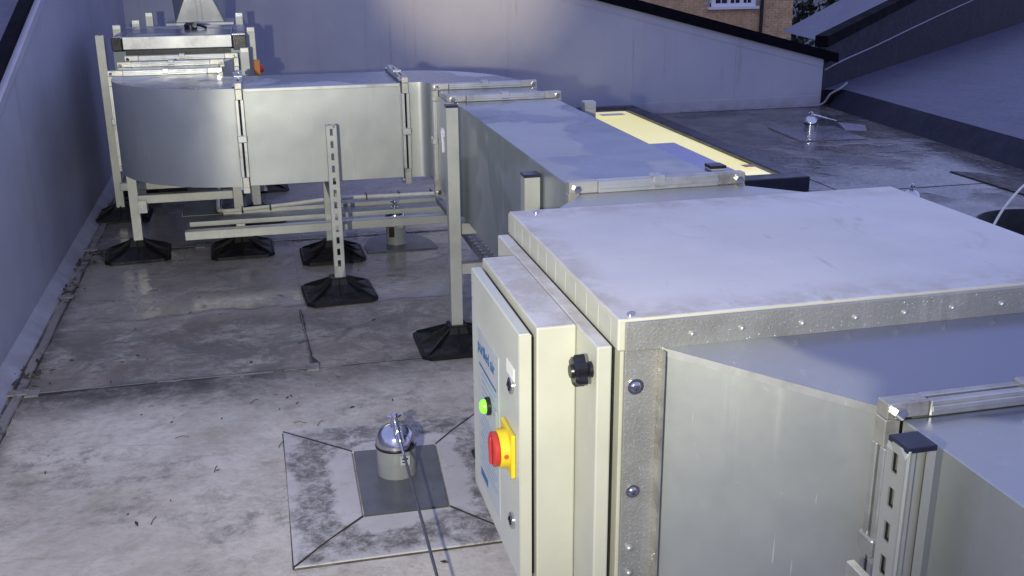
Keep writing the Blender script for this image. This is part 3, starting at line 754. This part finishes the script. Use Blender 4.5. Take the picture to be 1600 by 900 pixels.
t = thing('straight_duct', 'nearest galvanised duct at the bottom right corner with foggy wet top', 'duct', (1.0, .4, NB_), DG)
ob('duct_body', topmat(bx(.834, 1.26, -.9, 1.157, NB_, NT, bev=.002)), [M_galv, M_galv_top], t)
flange(t, 'y', 1.172, .834, 1.26, NB_, NT, w=.024)

# ------------------------------------------------------------------ support frames
FOOT = None
def foot_mesh():
    bm = B(); h = .147; c = .03
    def ring(s, z, cc):
        return [bm.verts.new((x, y, z)) for x, y in ((-s+cc, -s), (s-cc, -s), (s, -s+cc), (s, s-cc), (s-cc, s), (-s+cc, s), (-s, s-cc), (-s, -s+cc))]
    R = [ring(h, 0, c), ring(h, .014, c), ring(h-.006, .018, c*.9), ring(h-.012, .016, c*.8), ring(.085, .030, .02), ring(.045, .055, .010), ring(.034, .075, .006), ring(.034, .082, .006)]
    for a, b in zip(R, R[1:]):
        for i in range(8): bm.faces.new((a[i], a[(i+1) % 8], b[(i+1) % 8], b[i]))
    bm.faces.new(R[0][::-1]); bm.faces.new(R[-1])
    for k in range(8):
        a = k*math.pi/4 + (0 if k % 2 else 0); L = h-.014 if k % 2 == 0 else h*1.25
        d = Vector((math.cos(a), math.sin(a), 0)); s = Vector((-d.y, d.x, 0))*.0028
        pts = [d*.03+Vector((0, 0, .079)), d*L+Vector((0, 0, .019)), d*L+Vector((0, 0, .01)), d*.03+Vector((0, 0, .01))]
        va = [bm.verts.new(p+s) for p in pts]; vb = [bm.verts.new(p-s) for p in pts]
        bm.faces.new(va); bm.faces.new(vb[::-1])
        for i in range(4): bm.faces.new((va[i], va[(i+1) % 4], vb[(i+1) % 4], vb[i]))
    bmesh.ops.recalc_face_normals(bm, faces=bm.faces)
    me = bpy.data.meshes.new('rubber_foot'); bm.to_mesh(me); bm.free(); me.materials.append(M_rubber); return me
FM = foot_mesh()
def foot(par, x, y, rz=0.0):
    rz += random.uniform(-.035, .035)
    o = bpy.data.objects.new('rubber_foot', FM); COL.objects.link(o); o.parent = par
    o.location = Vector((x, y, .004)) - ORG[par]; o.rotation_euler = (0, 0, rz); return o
def post(par, x, y, z0, z1, slots=None, cap=None, s=.0205, name='post'):
    """41 mm channel; slots on face '-y' or '-x'"""
    bm = B(); th = .0025
    def wall(u0, u1, q0, q1, holes, mapf):
        if not holes:
            vs = [bm.verts.new(mapf(*p)) for p in ((u0, q0), (u1, q0), (u1, q1), (u0, q1))]; return [bm.faces.new(vs)]
        um = (u0+u1)/2; hw = .0065; cols = [u0, um-hw, um+hw, u1]; q = q1-.012; rows = [q1]
        while q-.05 > q0: rows += [q, q-.028]; q -= .05
        rows.append(q0); fs = []
        for j in range(len(rows)-1):
            for i in range(3):
                if i == 1 and j % 2 == 1: continue
                fs.append(bm.faces.new([bm.verts.new(mapf(*p)) for p in ((cols[i], rows[j+1]), (cols[i+1], rows[j+1]), (cols[i+1], rows[j]), (cols[i], rows[j]))]))
        return fs
    # open side faces away: '+y' for slots -y / None, '+x' for -x
    if slots == '-x':
        wall(y-s, y+s, z0, z1, True, lambda u, q: (x-s, u, q)); 
        wall(x-s, x+s, z0, z1, False, lambda u, q: (u, y+s, q))
        for (a, b) in ((x-s, x-s+.012), (x+s-.012, x+s)): wall(a, b, z0, z1, False, lambda u, q: (u, y-s, q))
        wall(x-s+.010, x+s-.010, z0, z1, False, lambda u, q: (u, y-s+.007, q))
        wall(y-s, y+s, z0, z1, False, lambda u, q: (x+s, u, q))
    else:
        wall(x-s, x+s, z0, z1, slots == '-y', lambda u, q: (u, y-s, q))
        wall(y-s, y+s, z0, z1, False, lambda u, q: (x-s, u, q)); wall(y-s, y+s, z0, z1, False, lambda u, q: (x+s, u, q))
        for (a, b) in ((x-s, x-s+.010), (x+s-.010, x+s)): wall(a, b, z0, z1, False, lambda u, q: (u, y+s, q))
    bmesh.ops.remove_doubles(bm, verts=bm.verts, dist=.0001)
    bmesh.ops.recalc_face_normals(bm, faces=bm.faces)
    bmesh.ops.solidify(bm, geom=bm.faces[:], thickness=th)
    p = ob(name, bm, M_strut, par)
    if cap == 'black': ob('end_cap', bx(x-s-.001, x+s+.001, y-s-.001, y+s+.001, z1-.004, z1+.004, bev=.001), M_void, p)
    elif cap == 'white': ob('end_cap', bx(x-s-.001, x+s+.001, y-s-.001, y+s+.001, z1-.022, z1+.003, bev=.002), M_flange, p)
    else: ob('end_cap', bx(x-s+.003, x+s-.003, y-s+.003, y+s-.003, z1-.006, z1-.002), M_strut, p)
    return p
def bar(par, x0, x1, y, z, h=.041, w=.041, axis='x', name='cross_bar'):
    bm = bx(x0, x1, y-w/2, y+w/2, z-h/2, z+h/2, bev=.002) if axis == 'x' else bx(y-w/2, y+w/2, x0, x1, z-h/2, z+h/2, bev=.002)
    return ob(name, bm, M_strut, par)
def bracket(par, x, y, z):
    bm = B(); box(bm, x-.02, x+.02, y-.026, y-.0215, z-.03, z+.03, bev=.001); lathe(bm, [(.008, -.034), (.008, -.026)], (x, y, z), 'y', 6)
    return ob('bracket', bm, M_flange, par)
SG = 'strut support frames on black rubber feet'
t = thing('strut_support', 'strut frame with the tall front post at the corner of the two ducts', 'support frame', (.646, 3.56, 0), SG)
post(t, .646, 3.56, .07, .880, cap='black'); foot(t, .646, 3.56)
post(t, 1.155, 3.60, .07, .868, cap='white'); foot(t, 1.155, 3.60)
bar(t, .668, 1.153, 3.575, .292); bar(t, .668, 1.153, 3.60, .435)
t = thing('strut_support', 'strut frame carrying the duct just behind the white fan unit', 'support frame', (.667, 2.58, 0), SG)
post(t, .667, 2.56, .07, .842, cap='black'); foot(t, .667, 2.56)
post(t, 1.152, 2.50, .07, .850, cap='black'); foot(t, 1.152, 2.50)
bar(t, .689, 1.130, 2.53, .435)
t = thing('strut_support', 'strut frame with the slotted free-standing post in front of the long duct', 'support frame', (.28, 4.5, 0), SG)
post(t, .280, 4.262, .07, .722, slots='-y'); foot(t, .272, 4.262, .04)
post(t, .288, 4.86, .07, .45); foot(t, .290, 4.86, .02)
bar(t, 4.284, 4.838, .284, .415, axis='y')
t = thing('strut_support', 'strut frame under the rounded bend with two posts and a low cross bar', 'support frame', (-.36, 5.08, 0), SG)
post(t, -.60, 5.10, .07, .455); foot(t, -.61, 5.11, .03)
post(t, -.125, 5.075, .07, .46); foot(t, -.125, 5.06)
bar(t, -.578, -.147, 5.08, .285); bracket(t, -.56, 5.062, .255); bracket(t, -.125, 5.05, .40)
t = thing('strut_support', 'strut frame with the tall leaning post beside the left wall', 'support frame', (-.4, 5.85, 0), SG)
post(t, -.765, 5.90, .07, .978); foot(t, -.765, 5.92)
post(t, -.043, 5.70, .07, .91, cap='white'); foot(t, -.043, 5.70)
bar(t, -.743, -.065, 5.80, .20)
t = thing('strut_support', 'strut frame at the back of the far fan box with four white post tops', 'support frame', (-.4, 6.6, 0), SG)
for x, y, z in ((-.722, 6.30, 1.0), (-.650, 6.62, 1.005), (-.598, 6.92, 1.03), (-.066, 6.80, 1.025)):
    post(t, x, y, .07, z, cap='white')
foot(t, -.70, 6.45); foot(t, -.50, 6.62); foot(t, -.005, 6.46); foot(t, -.066, 6.82)
post(t, -.004, 6.1, .07, .985, cap='white')
bar(t, -.70, -.02, 6.66, .26)
t = thing('strut_support', 'nearest slotted strut post with dark end cap at the bottom right', 'support frame', (.777, 1.05, 0), SG)
post(t, .777, 1.052, .05, .795, slots='-x', cap='black'); foot(t, .777, 1.052)
post(t, 1.28, 1.052, .05, .795, cap='black'); foot(t, 1.28, 1.052)
bar(t, .80, 1.258, 1.052, .375)
bm = B(); box(bm, .744, .7565, 1.02, 1.12, .52, .585, bev=.001); ob('bracket', bm, M_flange, t)

# ------------------------------------------------------------------ cable tray and rails
TG = 'perforated cable tray'
t = thing('support_rail', 'long pale strut rail lying low under the straight duct', 'rail', (.28, 4.8, .16))
ob('rail_body', bx(-.365, .925, 4.785, 4.826, .145, .186, bev=.002), M_strut, t)
ob('stub_post', bx(-.145, -.104, 5.03, 5.05, .05, .145), M_strut, t)
t = thing('cable_tray', 'dark perforated cable tray behind the low rail with pale front lip', 'cable tray', (.28, 4.97, .2))
def tray(name, x0, x1, y0, y1, z, par, along='x'):
    bm = B(); p = .0165; nx = max(1, int((x1-x0)/p)); ny = max(1, int((y1-y0)/p))
    V = {}
    def v(i, j):
        if (i, j) not in V: V[(i, j)] = bm.verts.new((x0+(x1-x0)*i/nx, y0+(y1-y0)*j/ny, z))
        return V[(i, j)]
    for i in range(nx):
        for j in range(ny):
            hole = (j % 4 == 1 and i % 3 == 1 and x0+i*p > .25) if along == 'x' else (i % 2 == 1 and j % 3 == 1)
            if hole and 0 < i < nx-1 and 0 < j < ny-1: continue
            bm.faces.new((v(i, j), v(i+1, j), v(i+1, j+1), v(i, j+1)))
    bm.normal_update()
    o = ob(name, bm, M_tray, par); m_ = o.modifiers.new('sheet', 'SOLIDIFY'); m_.thickness = .0015
    return o
tray('tray_floor', -.36, .95, 4.88, 5.06, .190, t)
ob('tray_lip', bx(-.345, .95, 4.872, 4.8765, .186, .207), M_strut, t)
ob('tray_lip', bx(-.20, .95, 5.063, 5.067, .186, .207), M_strut, t)
t = thing('cable_tray', 'dark cable tray running back from the corner under the rounded bend', 'cable tray', (-.3, 5.8, .2))
ob('tray_floor', bx(-.385, -.215, 5.07, 6.9, .189, .192), M_tray, t)
ob('tray_lip', bx(-.39, -.3865, 5.07, 6.9, .186, .207), M_tray, t); ob('tray_lip', bx(-.2135, -.21, 5.07, 6.9, .186, .207), M_tray, t)
t = thing('cable_tray', 'perforated cable tray running forward beside the dark duct side at the front post', 'cable tray', (.86, 4.0, .2))
tray('tray_floor', .80, .98, 3.10, 4.86, .240, t, 'y')
ob('tray_lip', bx(.795, .7985, 3.10, 4.86, .236, .262), M_tray, t)
ob('tray_lip', bx(.9815, .985, 3.10, 4.86, .236, .262), M_tray, t)
bm = B(); tube(bm, spline([(-.235, 6.6, .205), (-.232, 5.6, .205), (-.225, 5.14, .207), (-.205, 5.045, .213), (-.15, 5.02, .216), (.1, 5.03, .226), (.33, 5.01, .246), (.6, 5.0, .246), (.85, 4.985, .246), (.88, 4.9, .255)], 8), .0095, 8)
ca = ob('tray_cable', bm, M_cable, origin=(0, 5, .2)); tag(ca, 'pale cable lying along the cable tray tied with black ties', 'cable')
for x, z in ((-.11, .217), (.02, .222), (.33, .246), (.48, .246), (.64, .246), (.80, .246)):
    bm = B(); box(bm, x-.003, x+.003, 4.995, 5.045, z-.012, z+.014); ob('cable_tie', bm, M_black, ca)

# ------------------------------------------------------------------ far fan box and exhaust stack
t = thing('fan_box', 'far dark sided fan box with galvanised lid behind the left bend', 'fan unit', (-.36, 6.1, 0))
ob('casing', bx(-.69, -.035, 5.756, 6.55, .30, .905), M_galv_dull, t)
ob('corner_block', bx(-.695, -.645, 5.75, 5.80, .908, .972, bev=.003), M_black, t)
ob('corner_block', bx(-.098, -.03, 5.75, 5.80, .898, .972, bev=.003), M_black, t)
ob('lid', topmat(bx(-.642, -.102, 5.748, 6.50, .912, .978, bev=.004, seg=2)), [M_flange, M_galv_top], t)
ob('lid_side', bx(-.690, -.645, 5.803, 6.50, .910, .976), M_galv_top, t); ob('lid_side', bx(-.099, -.035, 5.803, 6.50, .910, .976), M_galv_top, t)
ob('gasket', bx(-.63, -.11, 5.752, 5.80, .875, .910), M_black, t)
bm = B(); lathe(bm, [(.035, 0), (.035, .022), (.022, .035)], (-.325, 6.22, .978), n=16); lathe(bm, [(.012, 0), (.012, -.05)], (-.30, 6.20, 1.0), 'y', 10); ob('cable_gland', bm, M_black, t, smooth=35)
bm = B(); tube(bm, spline([(-.31, 6.2, 1.0), (-.27, 6.16, 1.0), (-.24, 6.17, .985)]), .008); ob('gland_cable', bm, M_black, t)
for x in (-.64, -.08):
    for y in (5.85, 6.45): ob('leg', bx(x-.02, x+.02, y-.02, y+.02, .05, .30), M_strut, t)
t = thing('exhaust_stack', 'galvanised square to round adapter rising out of view behind the far fan box', 'duct', (-.30, 7.03, 0))
ob('square_duct', topmat(bx(-.47, -.13, 6.86, 7.20, .03, .955)), [M_galv_dull, M_galv_top], t)
ob('top_plate', bx(-.50, -.10, 6.83, 7.23, .9555, .972, bev=.002), M_galv_top, t)
bm = B(); cx, cy, sq, rr, za, zb = -.30, 7.03, .145, .172, .972, 1.27
corners = [bm.verts.new((cx+sx*sq, cy+sy*sq, za)) for sx, sy in ((1, 1), (-1, 1), (-1, -1), (1, -1))]
circ = [bm.verts.new((cx+rr*math.cos(2*math.pi*i/32), cy+rr*math.sin(2*math.pi*i/32), zb)) for i in range(32)]
for q in range(4):
    for i in range(8): f = bm.faces.new((corners[q], circ[(q*8+i+1) % 32], circ[(q*8+i) % 32]))
    bm.faces.new((corners[q], corners[(q+1) % 4], circ[(q+1)*8 % 32]))
bmesh.ops.recalc_face_normals(bm, faces=bm.faces)
ob('adapter', bm, M_galv_dull, t, smooth=25)
ob('lit_front_facet', hexa(B(), [(cx-sq+.004, cy-sq-.003, za+.002), (cx+sq-.004, cy-sq-.003, za+.002), (cx+sq-.004, cy-sq+.002, za+.002), (cx-sq+.004, cy-sq+.002, za+.002)], [(cx-.01, cy-rr-.003, zb), (cx+.01, cy-rr-.003, zb), (cx+.01, cy-rr+.002, zb), (cx-.01, cy-rr+.002, zb)]), M_flange, t)  # front facet repeated in brighter steel, its lit look put into the colour
bm = B(); lathe(bm, [(rr, zb+.001), (rr+.012, zb+.001), (rr+.012, zb+.02), (rr, zb+.02), (rr, 2.6)], (cx, cy, 0), n=40, cap=False); ob('round_duct', bm, M_galv_dull, t, smooth=35)
ob('front_seam', hexa(B(), [(cx-.014, cy-sq-.008, za+.002), (cx+.014, cy-sq-.008, za+.002), (cx+.018, cy-sq+.004, za+.002), (cx-.018, cy-sq+.004, za+.002)], [(cx-.014, cy-rr-.008, zb), (cx+.014, cy-rr-.008, zb), (cx+.018, cy-rr+.004, zb), (cx-.018, cy-rr+.004, zb)]), M_flange, t)
t = thing('isolator_switch', 'small orange isolator box behind the far end of the straight duct', 'switch box', (.012, 5.8, .8))
ob('switch_body', bx(-.002, .030, 5.80, 5.86, .755, .835, bev=.003), M_orange, t)
bm = B(); lathe(bm, [(.022, 0), (.018, .018)], (.030, 5.83, .79), 'x', 14); ob('switch_dial', bm, M_red, t, smooth=35)
bm = B(); tube(bm, [(.01, 5.83, .20), (.01, 5.83, .755)], .01); ob('conduit', bm, M_strut, t)

# ------------------------------------------------------------------ roof anchors
AG = 'wire rope roof anchor posts'
def anchor(x, y, label, r=.054, h=.098, patch=None, wire=None, dark=False):
    t = thing('anchor_post', label, 'roof anchor', (x, y, 0), AG)
    bm = B(); lathe(bm, [(r+.004, .006), (r+.003, .010), (r, .011), (r, h-.002), (r-.002, h)], (x, y, 0), n=40); bd = ob('post_body', bm, M_chrome if dark else M_postpaint, t, smooth=35)
    bm = B(); lathe(bm, [(r+.0025, h-.004), (r+.003, h+.001), (r+.001, h+.004)], (x, y, 0), n=40); ob('black_seal', bm, M_black, t, smooth=35)
    bm = B(); prof = [(r+.002, h+.0045), (r+.001, h+.015)] + [((r-.001)*math.cos(a)**.85, h+.015+.043*math.sin(a)) for a in [i*math.pi/2/9 for i in range(1, 9)]] + [(.014, h+.059)]
    lathe(bm, prof, (x, y, 0), n=40); ob('dome_cap', bm, M_chrome, t, smooth=50)
    bm = B(); lathe(bm, [(.013, h+.056), (.013, h+.066), (.009, h+.068), (.009, h+.088), (.005, h+.092)], (x, y, 0), n=14)
    eb = ob('eye_bolt', bm, M_chrome, t, smooth=35)
    for a in (0, 2.1, 4.2):
        bm = B(); tube(bm, [(x, y, h+.078), (x+math.cos(a+.5)*.020, y+math.sin(a+.5)*.020, h+.080)], .005, 8); ob('lug', bm, M_chrome, eb, smooth=35)
    ob('label_sticker', bx(x+.004, x+.030, y-r-.0025, y-r+.003, h-.040, h-.014), M_plate, bd) if not dark else None
    if not dark:
        ob('sticker_print', bx(x+.009, x+.025, y-r-.0032, y-r-.0026, h-.024, h-.019), M_black, bd)
        ob('sticker_print', bx(x+.009, x+.021, y-r-.0032, y-r-.0026, h-.033, h-.030), M_black, bd)
    if wire:
        d = (Vector(wire)-Vector((x, y, h+.070))).normalized(); p = Vector((x, y, h+.070))
        bm = B(); tube(bm, [p+d*.012, p+d*.05], .0075, 8); tube(bm, [p+d*.052, p+d*.075], .0095, 8); tube(bm, [p+d*.077, p+d*.125], .0065, 8); tube(bm, [p+d*.125, p+d*.20], .0042, 8)
        s_ = Vector((-d.y, d.x, 0))*.008
        tube(bm, [p+d*.05+s_, p+d*.125+s_], .003, 6); tube(bm, [p+d*.05-s_, p+d*.125-s_], .003, 6)
        ob('tensioner', bm, M_chrome, t, smooth=35)
    return t, h
x1, y1 = .296, 2.615
anchor(x1, y1, 'nearest anchor post with polished dome cap on a dark square plate beside the cabinet', wire=(.279, 1.0, .10))
p0 = Vector((x1, y1, .168)); d = (Vector((.279, 1.0, .10))-p0).normalized()
bm = B(); tube(bm, [p0+d*.20, p0+d*1.2, p0+d*2.8+Vector((0, 0, -.01))], .0036, 8)
tag(ob('wire_rope', bm, simple('wire_rope_steel', (.16, .16, .17), .4, .7, .3, 300, .5), origin=(x1, 2, 0)), 'thin wire rope stretched from the nearest anchor post towards the viewer', 'wire rope')
anchor(.615, 5.0, 'small anchor post with dark label behind the low rail on a rounded grey patch', r=.048, h=.135)
ob('label_block', bx(.575, .60, 4.945, 4.9512, .05, .10), M_black, [o for o in COL.objects if o.name.startswith('post_body')][-1])
anchor(4.166, 7.35, 'shiny anchor post far off on the dark wet roof near the kerb', r=.05, h=.075, wire=(4.45, 7.22, .07), dark=True)
anchor(3.44, 4.93, 'anchor post peeking over the right edge of the fan unit lid', r=.05, h=.06, dark=True)
bm = B(); q = [bm.verts.new(p) for p in ((4.36, 7.28, .085), (4.56, 7.22, .065), (4.57, 7.20, .02), (4.40, 7.22, .03))]; bm.faces.new(q)
bmesh.ops.solidify(bm, geom=bm.faces[:], thickness=.006)
tag(ob('warning_tag', bm, simple('pale_tag', (.42, .42, .55), .35), origin=(4.4, 7.25, 0)), 'pale plastic tag hanging from the far shiny anchor wire', 'tag')

# flashing patches
t = thing('flashing_collar', 'dark grey square plate with stained welded membrane border around the nearest anchor', 'roof flashing', (x1, 2.57, 0))
ob('plate', prism(B(), [(.183, 2.402), (.40, 2.397), (.424, 2.752), (.190, 2.765)], 0.004, .0135), M_patch, t)
inn = [(.178, 2.397), (.405, 2.392), (.429, 2.757), (.185, 2.770)]; outr = [(-.004, 2.205), (.560, 2.200), (.585, 2.935), (-.004, 2.952)]
for i, nm in enumerate(('border_strip',)*4):
    a, b = inn[i], inn[(i+1) % 4]; c_, d_ = outr[(i+1) % 4], outr[i]
    z = .0105 + .0015*(i % 2)
    bm = prism(B(), [d_, c_, b, a], .003, z)
    o = ob('border_strip', bm, M_border, t)
    m = o.modifiers.new('soft', 'BEVEL'); m.width = .003; m.segments = 2
for a, b in zip(inn, outr):
    pts = spline([(a[0], a[1], .0118), ((a[0]*.5+b[0]*.5)+random.uniform(-.008, .008), a[1]*.5+b[1]*.5+random.uniform(-.008, .008), .0118), (b[0], b[1], .0112)], 5)
    ob('weld_bead', tube(B(), pts, .0024, 5), M_silt, t)
for ring in (outr,):
    for i in range(4):
        a, b = ring[i], ring[(i+1) % 4]
        ob('weld_bead', tube(B(), [(a[0], a[1], .0045), ((a[0]+b[0])/2+.003, (a[1]+b[1])/2, .0045), (b[0], b[1], .0045)], .0034, 5), M_silt, t)
t = tag(ob('flashing_patch', prism(B(), [(.46, 4.86), (.80, 4.86), (.79, 5.0), (.74, 5.12), (.68, 5.17), (.55, 5.17), (.49, 5.10), (.455, 4.98)], .002, .008), M_patch, origin=(.6, 5, 0)), 'dark grey rounded patch under the small anchor behind the low rail', 'roof flashing')
t = tag(ob('flashing_patch', prism(B(), [(3.9, 7.0), (4.42, 6.95), (4.48, 7.55), (3.95, 7.62)], .003, .010), m_membrane('wet_patch', (.12, .12, .14), (.17, .17, .19), .2, .35), origin=(4.2, 7.3, 0)), 'pale edged square membrane patch around the far shiny anchor', 'roof flashing')

# ------------------------------------------------------------------ rooflight
t = thing('rooflight', 'glowing yellow rooflight in a dark frame beside the duct', 'rooflight', (2.8, 7, 0))
sx0, sx1, sy0, sy1, sz = 2.20, 3.13, 5.47, 8.50, .098
for nm, a in (('frame_side', (sx1-.12, sx1, sy0+.13, sy1-.12)), ('frame_side', (sx0, sx0+.17, sy0+.13, sy1-.12)), ('frame_side', (sx0, sx1, sy0, sy0+.13)), ('frame_side', (sx0, sx1, sy1-.12, sy1))):
    ob(nm, bx(*a, 0.003, sz + (.002 if a[2] == sy0 else 0), bev=.006), M_frame_dark, t)
ob('lit_ceiling', bx(sx0+.171, sx1-.121, sy0+.131, sy1-.121, .040, .068), M_glow, t)
ob('glass', bx(sx0+.172, sx1-.122, sy0+.132, sy1-.122, .084, .090), M_glass, t)
ob('reflection_panel', bx(sx0+.173, 2.79, 5.62, 6.75, .092, .096), M_reflection, t)  # pale sheet added to stand for a reflection in the pane
ob('sash_tag', bx(2.90, 2.975, 5.86, 5.93, .0905, .092), simple('brown_sticker', (.5, .3, .2), .5), t)
ob('sash_tag', bx(2.70, 2.90, 8.05, 8.15, .0905, .092), M_white, t)

# ------------------------------------------------------------------ clutter on the right
t = thing('rubber_tub', 'black round rubber tub half hidden behind the right side of the fan unit lid', 'tub', (3.35, 3.86, 0))
bm = B(); lathe(bm, [(.22, .003), (.30, .215), (.305, .22), (.305, .226), (.296, .226), (.29, .21), (.20, .012)], (3.32, 3.74, 0), n=48, cap=False); ob('tub_wall', bm, M_rubber, t, smooth=40)
bm = B(); lathe(bm, [(.20, .010), (.20, .014)], (3.32, 3.74, 0), n=32); ob('tub_floor', bm, M_rubber, t)
bm = B(); tube(bm, spline([(3.12, 3.86, .20), (3.3, 4.0, .27), (3.6, 4.2, .33), (4.2, 4.5, .38)]), .006, 6)
tag(ob('loose_cord', bm, M_cable, origin=(3.3, 4, .2)), 'thin pale cord rising across the black tub at the right edge', 'cord')
bm = prism(B(), [(4.28, 5.76), (4.28, 4.0), (4.60, 4.0), (4.60, 4.9), (4.53, 5.4), (4.42, 5.66)], .0045, .010)
tag(ob('silt_patch', bm, M_silt, origin=(4, 5, 0)), 'dark brown wedge of silt stained matting on the wet roof at the right edge', 'mat')

# leaves and twigs
bm = B()
for i in range(70):
    x, y = random.uniform(-.85, .5), random.uniform(1.9, 4.6)
    if 0 < x < .58 and 2.15 < y < 3: continue
    a = random.random()*6.28; L = random.uniform(.004, .018); wd = random.uniform(.001, .005)
    d = Vector((math.cos(a), math.sin(a), 0)); s_ = Vector((-d.y, d.x, 0)); z = .0055
    c = Vector((x, y, z))
    bm.faces.new([bm.verts.new(p) for p in (c-d*L, c+s_*wd+Vector((0, 0, .003)), c+d*L, c-s_*wd)])
for x_, y_, a_ in ((.03, 3.02, -.3), (-.02, 2.86, 1.2), (.0, 2.62, .5), (-.2, 2.75, 1.4), (-.32, 3.0, .1), (-.1, 3.2, .9), (.10, 2.98, 1.1), (-.35, 2.5, 1.3)):
    tube(bm, spline([(x_, y_, .006), (x_+.018*math.cos(a_), y_+.018*math.sin(a_)+.003, .009), (x_+.04*math.cos(a_), y_+.04*math.sin(a_), .006)], 3), .0011, 4)
for cx_, cy_ in ((-.86, 5.0), (-.80, 5.15), (-.86, 4.6), (-.84, 3.6), (-.72, 5.2), (-.86, 6.2)):
    for i in range(26):
        c = Vector((cx_+random.gauss(0, .03), cy_+random.gauss(0, .06), .012)); d = Vector((random.gauss(0, 1), random.gauss(0, 1), .3)).normalized()*.016; s_ = d.cross(Vector((0, 0, 1))).normalized()*.008
        bm.faces.new([bm.verts.new(p) for p in (c-d, c+s_, c+d, c-s_)])
tag(ob('leaf_litter', bm, M_litter, kind='stuff'), 'scattered dead leaves and twigs on the pale membrane', 'leaf litter')
